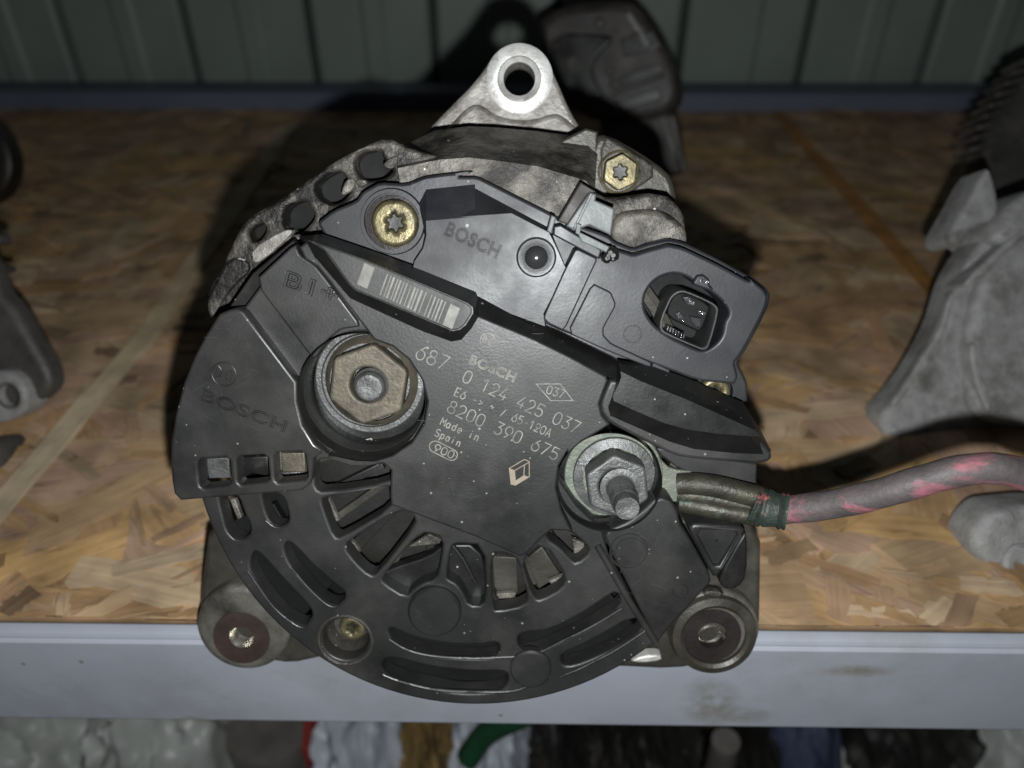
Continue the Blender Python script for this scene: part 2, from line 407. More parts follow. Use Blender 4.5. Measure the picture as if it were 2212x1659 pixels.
def arc(cx, cy, rx, ry, a0, a1, n=10):
    return [(cx + rx * math.cos(math.radians(a0 + (a1 - a0) * i / n)), cy + ry * math.sin(math.radians(a0 + (a1 - a0) * i / n))) for i in range(n + 1)]
GL = {   # single stroke characters on a 4 x 6 cell
    '0': [arc(2, 4, 2, 2, 0, 180) + arc(2, 2, 2, 2, 180, 360) + [(4, 4)]],
    '1': [[(.4, 4.6), (2.2, 6), (2.2, 0)]],
    '2': [arc(2, 4.1, 1.9, 1.9, 165, -30) + [(0, 0), (4, 0)]],
    '3': [[(.2, 6), (3.8, 6), (1.7, 3.6)] + arc(1.9, 1.8, 2, 1.8, 80, -150)],
    '4': [[(2.6, 6), (0, 1.6), (4, 1.6)], [(2.8, 3), (2.8, 0)]],
    '5': [[(3.8, 6), (.5, 6), (.3, 3.3)] + arc(1.9, 1.9, 2.1, 1.9, 130, -150)],
    '6': [[(3.2, 6), (.5, 3.2)] + arc(2, 2, 2, 2, 150, -210, 18)],
    '7': [[(0, 6), (4, 6), (1, 0)]],
    '8': [arc(2, 4.6, 1.6, 1.4, -90, 270, 16), arc(2, 1.6, 2, 1.6, 90, 450, 18)],
    '9': [[(.8, 0), (3.5, 2.8)] + arc(2, 4, 2, 2, -30, 330, 18)],
    'A': [[(0, 0), (2, 6), (4, 0)], [(.8, 2), (3.2, 2)]],
    'E': [[(3.8, 6), (0, 6), (0, 0), (3.8, 0)], [(0, 3), (3, 3)]],
    'M': [[(0, 0), (0, 6), (2, 2.6), (4, 6), (4, 0)]],
    'S': [arc(2, 4.5, 1.8, 1.5, 30, 250, 12) + arc(2, 1.5, 1.9, 1.5, 80, -160, 12)],
    'J': [[(1, 6), (3, 6), (3, 2)] + arc(1.8, 1.4, 1.2, 1.4, 0, -160)],
    'a': [arc(1.6, 2, 1.5, 2, 0, 360, 14), [(3.2, 4), (3.2, 0)]],
    'd': [arc(1.6, 2, 1.5, 2, 0, 360, 14), [(3.2, 6), (3.2, 0)]],
    'p': [arc(1.9, 2, 1.5, 2, 0, 360, 14), [(.3, 4), (.3, -2)]],
    'e': [[(.1, 2), (3.3, 2)] + arc(1.7, 2, 1.6, 2, 0, 310, 14)],
    'i': [[(1.6, 4), (1.6, 0)], [(1.6, 5.4), (1.6, 6)]],
    'n': [[(.4, 4), (.4, 0)], [(.4, 2.6)] + arc(1.8, 2.6, 1.4, 1.4, 180, 0) + [(3.2, 0)]],
    '-': [[(.6, 2.8), (3.4, 2.8)]], '>': [[(.5, 4.4), (3.6, 2.8), (.5, 1.2)]], '~': [[(0, 3.2), (1.2, 4.2), (2.4, 2.6), (3.6, 3.8)]],
    '/': [[(.6, 0), (3, 5.5)]], ' ': [],
}
def stroke_text(name, txt, p0, p1, hpx, z, m, parent, width=.24, crop='G', adv=5.6):
    a = Vector(PL(crop, [p0], z)[0]); b = Vector(PL(crop, [p1], z)[0])
    d = b - a; tot = adv * len(txt) - (adv - 4)
    sx = d.length / tot; ex = d.normalized(); ey = Vector((-ex.y, ex.x))
    sy = RL(crop, hpx, z) / 6.0
    lines = []
    for i, ch in enumerate(txt):
        for ln in GL[ch]:
            lines.append([tuple(a + ex * (x + adv * i) * sx + ey * y * sy) for x, y in ln])
    return strokes(name, lines, width * MM, z, m, parent)
def font_text(name, txt, p0, p1, h, z, m, parent, crop='', outline=.04, ext=.06, depth=.35, fill=False):
    """built-in font fitted to a baseline; raised outlines (or raised solid letters)"""
    cu = bpy.data.curves.new('t', 'FONT'); cu.body = txt; cu.size = 1
    if fill: cu.extrude = ext; cu.bevel_depth = .012; cu.offset = .012
    else: cu.fill_mode = 'NONE'; cu.bevel_depth = outline; cu.bevel_resolution = 1; cu.resolution_u = 4
    cu.space_character = 1.12
    o = bpy.data.objects.new('t', cu); COL.objects.link(o)
    bpy.context.view_layer.update()
    me = bpy.data.meshes.new_from_object(o.evaluated_get(bpy.context.evaluated_depsgraph_get()))
    bpy.data.objects.remove(o); bpy.data.curves.remove(cu)
    xs = [v.co.x for v in me.vertices]; ys = [v.co.y for v in me.vertices]; zs = [v.co.z for v in me.vertices]
    x0, x1, y0, y1 = min(xs), max(xs), min(ys), max(ys); zz = max(map(abs, zs))
    a = Vector(PL(crop, [p0], z)[0]); b = Vector(PL(crop, [p1], z)[0])
    ex = (b - a); L = ex.length; ex.normalize(); ey = Vector((-ex.y, ex.x)); hh = RL(crop, h, z)
    for v in me.vertices:
        q = a + ex * (v.co.x - x0) / (x1 - x0) * L + ey * (v.co.y - y0) / (y1 - y0) * hh
        v.co = (q.x, q.y, (z + v.co.z / zz * depth) * MM)
    bm = bmesh.new(); bm.from_mesh(me); bpy.data.meshes.remove(me)
    return link(name, from_bm(bm, 40), m, parent)
def star(c, r1, r2, n=6, a0=0.0):
    out = []
    for i in range(n * 4):
        ph = i % 4; r = r1 if ph in (0, 1) else r2
        out.append((c[0] + r * math.cos(a0 + 2 * math.pi * i / (n * 4)), c[1] + r * math.sin(a0 + 2 * math.pi * i / (n * 4))))
    return chaikin(out, 1)

# ================================================================== SETTING
YB = S((1106, 240)).y            # far end of the board
# -------- OSB board
def strand(bm, cl, uvl, cx, cy, ang, L, W, z, colr, clamp=True, wob=.3):
    """one thin pressed strand with torn ends"""
    nseg = 9; top = []; bot = []
    for i in range(nseg + 1):
        t = i / nseg; taper = 1 - .12 * abs(2 * t - 1) ** 3
        top.append(((t - .5) * L + random.uniform(-1, 1) * L * .06, W / 2 * taper * random.uniform(1 - wob, 1 + wob)))
        bot.append(((t - .5) * L + random.uniform(-1, 1) * L * .06, -W / 2 * taper * random.uniform(1 - wob, 1 + wob)))
    c, s = math.cos(ang), math.sin(ang)
    def pt(q):
        x = cx + q[0] * c - q[1] * s; y = cy + q[0] * s + q[1] * c
        if clamp: x = max(-.62, min(.62, x)); y = max(.0012, min(YB, y))
        return (x, y)
    th = .00022
    tv = [bm.verts.new((*pt(q), z + random.uniform(0, .00006))) for q in top]; bv = [bm.verts.new((*pt(q), z)) for q in bot]
    tl = [bm.verts.new((v.co.x, v.co.y, z - th)) for v in tv]; bl = [bm.verts.new((v.co.x, v.co.y, z - th)) for v in bv]
    o = random.uniform(0, 50)
    fs = []
    for i in range(nseg):
        for quad in ((bv[i], bv[i + 1], tv[i + 1], tv[i]), (tv[i], tv[i + 1], tl[i + 1], tl[i]), (bl[i], bl[i + 1], bv[i + 1], bv[i])):
            try: fs.append(bm.faces.new(quad))
            except ValueError: pass
    for f in fs:
        for lp in f.loops:
            dx = lp.vert.co.x - cx; dy = lp.vert.co.y - cy
            lp[uvl].uv = (dx * c + dy * s + o, -dx * s + dy * c + o * 1.7)
            lp[cl] = (*colr, 1)
def strand_col():
    base = random.choice([(.56, .37, .21), (.57, .36, .18), (.56, .39, .24), (.52, .32, .17), (.55, .38, .22), (.54, .355, .24), (.48, .31, .19), (.60, .44, .28), (.60, .38, .17)])
    k = random.choice([.88, .94, .97, 1.0, 1.02, 1.04, 1.08]) * random.uniform(.96, 1.04)
    return tuple(c * k for c in base)
def strand_obj(name, items, parent, seed=None):
    bm = bmesh.new(); cl = bm.loops.layers.float_color.new('wood'); uvl = bm.loops.layers.uv.new('grain')
    for it in items: strand(bm, cl, uvl, *it)
    bm.normal_update()
    for f in bm.faces:
        if f.normal.z < -.2: f.normal_flip()
    me = bpy.data.meshes.new('m'); bm.to_mesh(me); bm.free()
    return link(name, me, OSB, parent)
board = strand_obj('shelf_board', [], None)
bm = bmesh.new(); cl = bm.loops.layers.float_color.new('wood'); uvl = bm.loops.layers.uv.new('grain')
bmesh.ops.create_cube(bm, size=1)
for v in bm.verts: v.co = (v.co.x * 1.26, (YB + .001) / 2 + v.co.y * (YB - .001), -.0062 + v.co.z * .012)
for f in bm.faces:
    for lp in f.loops: lp[cl] = (.34, .22, .12, 1); lp[uvl].uv = (lp.vert.co.x, lp.vert.co.y)
bm.to_mesh(board.data); bm.free()
tag(board, 'pressed wood strand shelf board under the black alternator', 'shelf board', kind='structure')
items = []
for i in range(1500):
    r = random.random()
    ang = random.gauss(.1, .55) if r < .5 else random.uniform(0, math.pi)
    L = random.uniform(.035, .12); W = random.uniform(.01, .034)
    items.append((random.uniform(-.62, .62), random.uniform(-.01, YB + .01), ang, L, W, .0002 + .0005 * i / 1500, strand_col()))
for i in range(1100):
    y = random.random() ** 1.3 * YB
    kk = random.choice([.62, .8, .95, 1.08, 1.2]); cc = strand_col()
    items.append((random.uniform(-.5, .5), y, random.gauss(.05, .45) if random.random() < .7 else random.uniform(0, math.pi), random.uniform(.008, .035), random.uniform(.0012, .007), .0013 + .0004 * i / 1100, tuple(c * kk for c in cc)))
tag(strand_obj('wood_strands', items, board), kind='stuff')
k = 0
for i in range(150):
    y = random.uniform(.0, 1) ** 1.6 * YB; x = random.uniform(-.36, .36) * (.45 + y / YB)
    it = (x, y, random.gauss(0, .6) if random.random() < .6 else random.uniform(0, math.pi), random.uniform(.03, .10), random.uniform(.008, .03), .0008 + .0005 * i / 150, strand_col())
    strand_obj('wood_strand', [it], board)
def big_strand(p0, p1, wpx0, wpx1, colr, z=.00145):
    a = S(p0); b = S(p1); d = b - a
    n = Vector((-d.y, d.x, 0)).normalized()
    c = (a + b) / 2
    return strand_obj('wood_strand', [(c.x, c.y, math.atan2(d.y, d.x), d.length, (wpx0 + wpx1) / 2, z, colr, False, .1)], board)
big_strand((-60, 1180), (340, 705), .0105, .0105, (.66, .53, .35), .0021)
big_strand((310, 745), (632, 266), .0115, .0115, (.6, .47, .3), .0019)
big_strand((1690, 262), (2075, 705), .0095, .0095, (.46, .22, .06), .0021)
big_strand((250, 1240), (500, 1180), .006, .006, (.58, .44, .29))
big_strand((500, 1330), (640, 1240), .012, .012, (.60, .36, .12), .0013)
# -------- beams
def sweep_x(name, prof, x0, x1, m, parent=None, n=1, bev=0):
    bm = bmesh.new(); A = []; 
    for x in (x0, x1): A.append([bm.verts.new((x, y, z)) for y, z in prof])
    for i in range(len(prof)):
        j = (i + 1) % len(prof); bm.faces.new((A[0][i], A[0][j], A[1][j], A[1][i]))
    bm.faces.new(A[0]); bm.faces.new(A[1])
    return link(name, from_bm(bm, 25), m, parent)
yb = -.0050
zbot = V((1106, 1573), yb).z
prof = [(-.0002, -.03), (-.0002, .0004), (-.0008, .0008), (-.0026, .0006), (-.0036, .0000), (-.0041, -.0011), (-.0040, -.0017), (yb, -.0026), (yb, zbot + .003), (yb + .001, zbot + .001), (yb + .003, zbot), (.022, zbot), (.022, zbot + .002), (-.003, zbot + .002), (-.003, -.03)]
beam = sweep_x('shelf_beam', prof, -.62, .62, PAINT)
tag(beam, 'pale grey painted steel beam along the front edge of the shelf', 'shelf beam')
def stain(pts, name, m, lift=.00015):
    q = [V(p, yb - lift) for p in pts]
    bm = bmesh.new(); vs = [bm.verts.new(p) for p in q]; bm.faces.new(vs)
    bm.normal_update()
    me = bpy.data.meshes.new('m'); bm.to_mesh(me); bm.free(); return link(name, me, m, beam)
def stain_mat():
    m = bpy.data.materials.new('ochre_oil_stain'); m.use_nodes = True
    nt = m.node_tree; N = nt.nodes; Lk = nt.links; b_ = N['Principled BSDF']
    b_.inputs['Base Color'].default_value = (.26, .2, .075, 1); b_.inputs['Roughness'].default_value = .45
    tc = N.new('ShaderNodeTexCoord'); uvm = N.new('ShaderNodeUVMap'); uvm.uv_map = 'st'
    n = N.new('ShaderNodeTexNoise'); n.inputs['Scale'].default_value = 120; n.inputs['Detail'].default_value = 8; n.inputs['Roughness'].default_value = .7; Lk.new(tc.outputs['Object'], n.inputs['Vector'])
    v = N.new('ShaderNodeVectorMath'); v.operation = 'LENGTH'; Lk.new(uvm.outputs[0], v.inputs[0])
    f = N.new('ShaderNodeMapRange'); f.inputs[1].default_value = 1; f.inputs[2].default_value = .2; Lk.new(v.outputs['Value'], f.inputs[0])
    t = N.new('ShaderNodeMapRange'); t.inputs[1].default_value = .36; t.inputs[2].default_value = .8; t.inputs[4].default_value = .75; Lk.new(n.outputs['Fac'], t.inputs[0])
    mu = N.new('ShaderNodeMath'); mu.operation = 'MULTIPLY'; Lk.new(f.outputs[0], mu.inputs[0]); Lk.new(t.outputs[0], mu.inputs[1]); Lk.new(mu.outputs[0], b_.inputs['Alpha'])
    return m
STM = stain_mat()
for k_, (sx, sy, rx_, ry_) in enumerate(((1535, 1515, 75, 62), (1610, 1545, 60, 22), (420, 1555, 40, 12), (1850, 1450, 90, 16))):
    bm = bmesh.new(); uvl = bm.loops.layers.uv.new('st')
    cc_ = [(-1, -1), (1, -1), (1, 1), (-1, 1)]
    f = bm.faces.new([bm.verts.new(V((sx + a_ * rx_, sy + b_ * ry_), yb - .0001 - .00002 * k_)) for a_, b_ in cc_])
    for lp, c_ in zip(f.loops, cc_): lp[uvl].uv = c_
    me = bpy.data.meshes.new('m'); bm.to_mesh(me); bm.free(); link('stain', me, STM, beam)
rear = sweep_x('rear_shelf_beam', [(YB + .0005, -.03), (YB + .0005, .0120), (YB + .002, .0135), (YB + .028, .0135), (YB + .03, .012), (YB + .03, -.03)], -1, 1, PAINTR)
tag(rear, 'dark blue grey steel beam along the far edge of the shelf', 'shelf beam')
# -------- wall of sheet panels
YW = YB + .055
wall = empty('wall', (0, YW, 0)); tag(wall, 'grey green profiled sheet wall behind the shelf', 'wall', kind='structure')
bk = link('wall_joint_backing', box_mesh(-2.2, 2.2, .016, .02, -.6, 1.2), SIDEG, wall)
joints = [V(p, YW).x for p in [(-75, 195), (165, 195), (405, 195), (645, 198), (1000, 200), (1250, 205), (1492, 208), (1727, 212), (1975, 215)]]
step = (joints[-1] - joints[0]) / (len(joints) - 1)
# joint spacing averaged out so that the sheets are alike
j0 = joints[0]
def panel_mesh(wd):
    g = .0022; p = [(g, .012), (g + .001, .002), (g + .004, 0), (wd * .42, 0), (wd * .46, -.0022), (wd * .58, -.0022), (wd * .62, 0), (wd - g - .004, 0), (wd - g - .001, .002), (wd - g, .012)]
    bm = bmesh.new(); A = [bm.verts.new((x, y, -.6)) for x, y in p]; B = [bm.verts.new((x, y, 1.2)) for x, y in p]
    for i in range(len(p) - 1): bm.faces.new((A[i], A[i + 1], B[i + 1], B[i]))
    me = bpy.data.meshes.new('m'); bm.normal_update(); bm.to_mesh(me); bm.free(); return finish(me, 20)
pm = panel_mesh(step)
for i in range(-9, 19):
    o = link('wall_panel', pm, SIDING, wall); o.location = (j0 + step * i, 0, 0)

# ================================================================== ALTERNATOR
alt = empty('alternator', mw=MALT)
tag(alt, 'black rear-covered car alternator with dark cable bolted on, standing at the shelf edge', 'alternator')

# ---- cast housing behind the cover
house = lathe('stator_housing', P((1030, 895), -20), [(.0, -84), (.030, -84), (.046, -80), (.052, -72), (.054, -62), (.057, -60), (.0575, -34), (.058, -24), (.054, -22), (0, -22)], ALUD, alt, 72)
# rear end shield: top flange with cooling openings
zs = -16
out = PL('A', [(385, 1800), (480, 1659), (560, 1480), (650, 1310), (900, 1180), (1200, 960), (1430, 830), (1620, 760), (1750, 830), (1900, 880), (2100, 900)], zs) + \
      PL('B', [(0, 920), (300, 930), (600, 960), (880, 1030), (925, 1060), (1000, 1100), (1350, 1050), (1480, 1180), (1490, 1290), (1500, 1420), (1200, 1600), (300, 1500)], zs) + \
      PL('C', [(1300, 500), (600, 700), (470, 640), (400, 560)], zs)
hol = [chaikin(PL('A', q, zs), 2) for q in (
    [(925, 1235), (1060, 1190), (1110, 1260), (1120, 1330), (1010, 1430), (930, 1430), (895, 1320)],
    [(1140, 1060), (1290, 975), (1345, 1060), (1390, 1120), (1280, 1225), (1180, 1210), (1110, 1130)],
    [(1410, 880), (1560, 840), (1600, 940), (1665, 985), (1600, 1050), (1440, 1065), (1380, 960)],
    [(640, 1420), (760, 1330), (800, 1400), (720, 1500)])]
shield = plate('rear_end_shield', chaikin(out, 1), hol, zs, -24, ALUS, house, 1.0, 3)
plate('cooling_bay_shade', chaikin(PL('A', [(600, 1500), (900, 1200), (1420, 850), (1640, 850), (1640, 1040), (1100, 1380), (700, 1560)], -23), 1), [], -22.6, -26, PIT, house, .5)  # black sheet behind the holes, painted as their shade
for q in ([(1590, 930), (1680, 880), (1690, 920), (1655, 985), (1590, 975)], [(1330, 1050), (1400, 1040), (1390, 1120), (1310, 1165), (1300, 1140)], [(1130, 1230), (1220, 1210), (1210, 1290), (1160, 1300)],
          [(690, 1520), (900, 1400), (960, 1390), (970, 1420), (760, 1610), (700, 1620)], [(530, 1600), (640, 1580), (660, 1640), (560, 1690)], [(1390, 1050), (1470, 1050), (1480, 1090), (1420, 1110)]):
    plate('cast_ledge', chaikin(PL('A', q, zs + .5), 1), [], zs + .6, zs - 2, ALUE if q[0] in ((690, 1520), (530, 1600)) else ALU, shield, .3)
# hook shaped foot of the shield at the left
plate('shield_foot', chaikin(PL('C', [(640, 220), (700, 300), (560, 430), (480, 540), (470, 590), (420, 650), (385, 570), (395, 480), (440, 400), (520, 230)], zs + .6), 2), [], zs + .8, -24, ALUS, shield, .8)
# drive end bracket with the upper ear
ze = -46
ear = PL('B', [(-330, 1000), (-300, 860), (-140, 660), (0, 515), (160, 355), (270, 195), (355, 132), (450, 112), (545, 138), (608, 205), (655, 300), (760, 545), (835, 665), (930, 760), (1000, 1000), (500, 1100)], ze)
hc = P(px('B', [(438, 343)])[0], ze)
earo = plate('mounting_ear', chaikin(ear, 1), [circ(hc, RL('B', 92, ze), 40)], ze, -58, ALUE, alt, 1.2, 3)
lathe('machined_boss', hc, [(RL('B', 92, ze), -56), (RL('B', 92, ze), ze + .6), (RL('B', 118, ze), ze + 1.5), (RL('B', 128, ze), ze + .3), (RL('B', 182, ze), ze + .25), (RL('B', 196, ze), ze - .15)], ALUB, earo, 56)  # wide white face carries the flash highlight in its colour
seam = PL('B', [(-330, 1000), (-250, 830), (-60, 690), (30, 600), (85, 540), (150, 495), (215, 512), (285, 570), (420, 602), (560, 592), (640, 560), (700, 562), (790, 640), (850, 690), (950, 800), (980, 1000), (500, 1080)], ze + 1)
plate('ear_web', chaikin(seam, 2), [], ze + 1.6, ze - 3, ALUE, earo, 1.4, 3)
# step plate ending in the sharp vertical edge, screw boss to its right
plate('bracket_step', PL('B', [(500, 900), (640, 760), (860, 650), (936, 672), (928, 1060), (700, 1060)], -30), [], -30, -50, ALUD, house, .6)
boss = PL('B', [(900, 700), (1000, 690), (1200, 800), (1380, 925), (1420, 1000), (1440, 1100), (1400, 1300), (900, 1300), (860, 1000)], -30)
bo = plate('screw_boss', chaikin(boss, 1), [], -30, -50, ALUD, house, 1.5, 3)
plate('boss_face', chaikin(PL('B', [(950, 690), (1100, 760), (1345, 920), (1110, 1085), (960, 1060)], -29), 1), [], -28.6, -33, ALU, bo, .8)
def screw(name, c, rr, z, m, parent, hexa=False, a0=0.3, n=6, rs=.42):
    if hexa:
        s = lathe(name, c, [(rr * 1.18, z - 2.2), (rr * 1.18, z - 1.6), (rr * 1.05, z - 1.3)], m, parent, 40)
        plate('head', chaikin([(c[0] + rr * math.cos(a0 + i * math.pi / 3), c[1] + rr * math.sin(a0 + i * math.pi / 3)) for i in range(6)], 1, .08), [star(c, rr * rs, rr * rs * .72, n, a0)], z + .8, z - 2, m, s, .3)
        lathe('socket', c, [(rr * .7, z - 1.2), (0, z - 1.4)], BLACKD, s, 24)
    else:
        s = plate(name, circ(c, rr, 48), [star(c, rr * rs, rr * rs * .68, n, a0)], z, z - 3.2, m, parent, 1.1, 4)
        lathe('socket', c, [(rr * .7, z - 2.2), (0, z - 2.4)], BLACKD, s, 24)
    return s
screw('housing_screw', P(px('B', [(1075, 930)])[0], -26), RL('B', 108, -26), -26, GOLD, alt, True, .45)
# curved metal rim in front of the dark gap, above the regulator
rf_ = [(-330, 905), (-60, 850), (120, 838), (300, 858), (560, 895), (860, 985), (915, 1055), (800, 1100), (740, 1200), (560, 1230), (200, 1100), (0, 1080), (-300, 1120)]
rb_ = [(-360, 790), (-90, 665), (120, 640), (300, 648), (560, 672), (880, 715), (935, 760), (930, 1100), (740, 1230), (560, 1260), (200, 1130), (0, 1110), (-330, 1150)]
loft('shield_rim', [[(*q, -34) for q in PL('B', rb_, -34)], [(*q, -13.4) for q in PL('B', rf_, -13.4)]], ALU, house, 1.0, 3)
plate('shield_bridge', chaikin(PL('B', [(1030, 1190), (1200, 1160), (1360, 1170), (1460, 1250), (1500, 1300), (1500, 1420), (1200, 1500), (1000, 1400)], -15), 2), [], -14.5, -22, ALU, house, 1.5, 3)
# lower lugs with threaded steel bushes
def lug(web, boss_c, boss_r, face_c, face_r, hole_c, hole_r, bushm, z, hm):
    l = plate('mounting_lug', circ(boss_c, boss_r, 64), [circ(hole_c, hole_r, 40)], z, z - 20, ALUL, alt, 1.8, 3)
    plate('lug_web', chaikin(web, 1), [], z - 5, z - 18, ALUD, l, 1.5, 3)
    lathe('steel_bush', face_c, [(hole_r * 1.02, z - 2.5), (hole_r * 1.02, z + .25), (face_r * .96, z + .25), (face_r, z - .6)], bushm, l, 48)
    prof = [(hole_r * 1.0, z + .1)]
    for i in range(9):
        prof += [(hole_r * .99, z - .4 - i * 1.0), (hole_r * .88, z - .9 - i * 1.0)]
    prof += [(0, z - 10.5)]
    lathe('threaded_hole', hole_c, prof, hm, l, 40, ang=15)
    return l
zl = -22
lo = PL('E', [(330, 1150), (345, 920), (370, 720), (395, 540), (700, 500), (1400, 900), (1500, 1340), (1130, 1425), (960, 1462), (800, 1440), (500, 1400)], zl - 5)
lug(lo, P(px('E', [(632, 1218)])[0], zl), RL('E', 350, zl), P(px('E', [(622, 1278)])[0], zl), RL('E', 218, zl), P(px('E', [(622, 1275)])[0], zl), RL('E', 92, zl), RUSTY, zl, STEELB)
zr = -20
ro = PL('F', [(1960, 1150), (1966, 900), (1970, 480), (1700, 350), (1300, 500), (600, 1200), (700, 1365), (1080, 1378), (1420, 1395), (1640, 1350), (1850, 1300)], zr - 5)
rl = lug(ro, P(px('F', [(1672, 1150)])[0], zr), RL('F', 310, zr), P(px('F', [(1655, 1172)])[0], zr), RL('F', 205, zr), P(px('F', [(1655, 1200)])[0], zr), RL('F', 95, zr), DRK, zr, STEELB)
lathe('lug_collar', P(px('F', [(1665, 1160)])[0], zr), [(RL('F', 212, zr), zr - 1), (RL('F', 212, zr), zr + 1.4), (RL('F', 235, zr), zr + 2), (RL('F', 282, zr), zr + 1.4), (RL('F', 300, zr), zr - 1)], ALUD, rl, 56)
plate('cast_ledge', chaikin(PL('F', [(1130, 1330), (1220, 1295), (1330, 1290), (1340, 1330), (1200, 1345)], zr + 1), 1), [], zr + 1.4, zr - 2, ALUB, rl, .6)
plate('cast_ledge', chaikin(PL('F', [(1590, 910), (1630, 880), (1730, 895), (1720, 925), (1640, 925)], zr + 1.6), 1), [], zr + 2.2, zr - 1, ALU, rl, .5)

# ---- inner parts seen through the openings
ic = P((1030, 903), -14)
inner = lathe('rectifier_plate', ic, [(0, -15), (.047, -15), (.0475, -16), (.0475, -21)], BLACKD, alt, 64)
for i in range(14):
    a = math.radians(195 + i * 11.5 + random.uniform(-2, 2))
    r0, r1 = .026, .0465
    t = (math.cos(a), math.sin(a)); nrm = (-t[1], t[0]); hw = .0009 if i % 3 else .0016
    q = [(ic[0] + t[0] * r + nrm[0] * s, ic[1] + t[1] * r + nrm[1] * s) for r, s in ((r0, -hw), (r1, -hw), (r1, hw), (r0, hw))]
    plate('cooling_fin', q, [], -11.5 - random.uniform(0, 2), -15.5, BLACKD if i % 2 else ALUD, inner, .25, 1)
def sector(c, r0, r1, a0, a1, n=40):
    return [(c[0] + r1 * math.cos(math.radians(a0 + (a1 - a0) * i / n)), c[1] + r1 * math.sin(math.radians(a0 + (a1 - a0) * i / n))) for i in range(n + 1)] + \
           [(c[0] + r0 * math.cos(math.radians(a1 + (a0 - a1) * i / n)), c[1] + r0 * math.sin(math.radians(a1 + (a0 - a1) * i / n))) for i in range(n + 1)]
lathe('air_guide', ic, [(.049, -20), (.049, -13), (.0505, -12.5), (.052, -13), (.0525, -16)], ALUD, inner, 64)
plate('outer_shade_ring', sector(ic, .050, .0600, 195, 308), [], -12.5, -20, PIT, inner, .8)  # added black backing that paints the dark behind the slots
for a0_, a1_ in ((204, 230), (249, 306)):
    plate('slot_shade_backing', sector(P((1030, 903), -9.4), .0550, .0715, a0_, a1_), [], -9.4, -12, PIT, inner, .3)  # added black sheet closing the slots, shade put into its colour
for q, z, m in (([(375, 60), (535, 52), (545, 190), (400, 195)], -9.5, STEELG), ([(890, 20), (1050, 20), (1060, 150), (900, 150)], -9.5, STEEL),
                ([(610, 50), (800, 45), (805, 180), (700, 160), (620, 200)], -9, PLASTD), ([(870, 150), (1060, 150), (1060, 190), (880, 190)], -10.3, STEELG),
                ([(540, 335), (580, 335), (640, 500), (600, 490)], -9.5, ALU), ([(1760, 660), (1900, 570), (1985, 610), (1970, 640)], -9.5, ALU),
                ([(1190, 330), (1220, 330), (1290, 480), (1260, 490)], -10.5, ALU), ([(740, 700), (780, 720), (930, 910), (890, 900)], -11, ALUD), ([(1360, 610), (1400, 640), (1430, 700), (1380, 650)], -11, ALU)):
    plate('terminal_strip', PL('E', q, z), [], z, z - 1.5, m, inner, .3, 1)
for q, z, m in (([(285, 910), (420, 900), (410, 935), (290, 945)], -10, ALU), ([(620, 830), (720, 790), (730, 810), (640, 850)], -9.5, ALU), ([(270, 670), (420, 680), (430, 900), (280, 900)], -12.5, ALUD),
                ([(480, 690), (580, 610), (700, 790), (560, 880)], -12.5, ALUD), ([(770, 560), (850, 590), (850, 660), (790, 700)], -9, ALU)):
    plate('terminal_strip', PL('F', q, z), [], z, z - 1.5, m, inner, .3, 1)
hubp = plate('brush_hub', chaikin(PL('E', [(1640, 800), (1900, 720), (2000, 640), (2240, 640), (2300, 900), (2400, 1060), (2150, 1060), (2080, 880), (1950, 840), (1830, 880), (1760, 960), (1560, 850)], -9), 1), [], -8.6, -12, PLASTD, inner, .5)

# ---- rear cover: moulded black plastic
zg = -4.0
gc = (1030, 903)
arcp = []
for i in range(41):
    a = math.radians(164 - i * (164 - 52) / 40)
    arcp.append((gc[0] + 620 * math.cos(a), gc[1] + 620 * math.sin(a)))
go = [P(p, zg) for p in arcp] + PL('F', [(1290, 1235), (1250, 1130), (1000, 650), (960, 500), (800, 350), (700, 200)], zg) + \
     [P(p, zg) for p in [(1180, 900), (1000, 720), (800, 640), (640, 560), (560, 620), (470, 740), (420, 880)]]
slots = [chaikin(PL('E', q, zg), 2) for q in (
    [(470, 340), (495, 440), (525, 560), (575, 608), (640, 612), (685, 570), (680, 500), (640, 430), (600, 300), (470, 290)],
    [(760, 310), (790, 430), (830, 505), (890, 528), (940, 500), (945, 440), (905, 300), (760, 280)],
    [(695, 700), (735, 688), (860, 830), (1000, 980), (1095, 1080), (1105, 1140), (1065, 1200), (995, 1190), (850, 1075), (735, 915), (675, 800)],
    [(915, 640), (950, 622), (1020, 690), (1120, 800), (1260, 920), (1325, 965), (1325, 1025), (1275, 1062), (1200, 1045), (1080, 935), (960, 795), (912, 690)],
)]
slots += [chaikin(q, 2) for q in (
    PL('E', [(1615, 1225), (1650, 1210), (1780, 1275), (1950, 1315), (2212, 1335)], zg) + PL('F', [(290, 1212), (318, 1240), (310, 1295), (260, 1318), (60, 1318)], zg) + PL('E', [(1950, 1402), (1760, 1362), (1650, 1300)], zg),
    PL('E', [(1570, 1450), (1640, 1405), (1900, 1480), (2212, 1510)], zg) + PL('F', [(330, 1395), (372, 1425), (362, 1490), (310, 1530), (80, 1545)], zg) + PL('E', [(1950, 1628), (1720, 1575), (1600, 1525)], zg),
)]
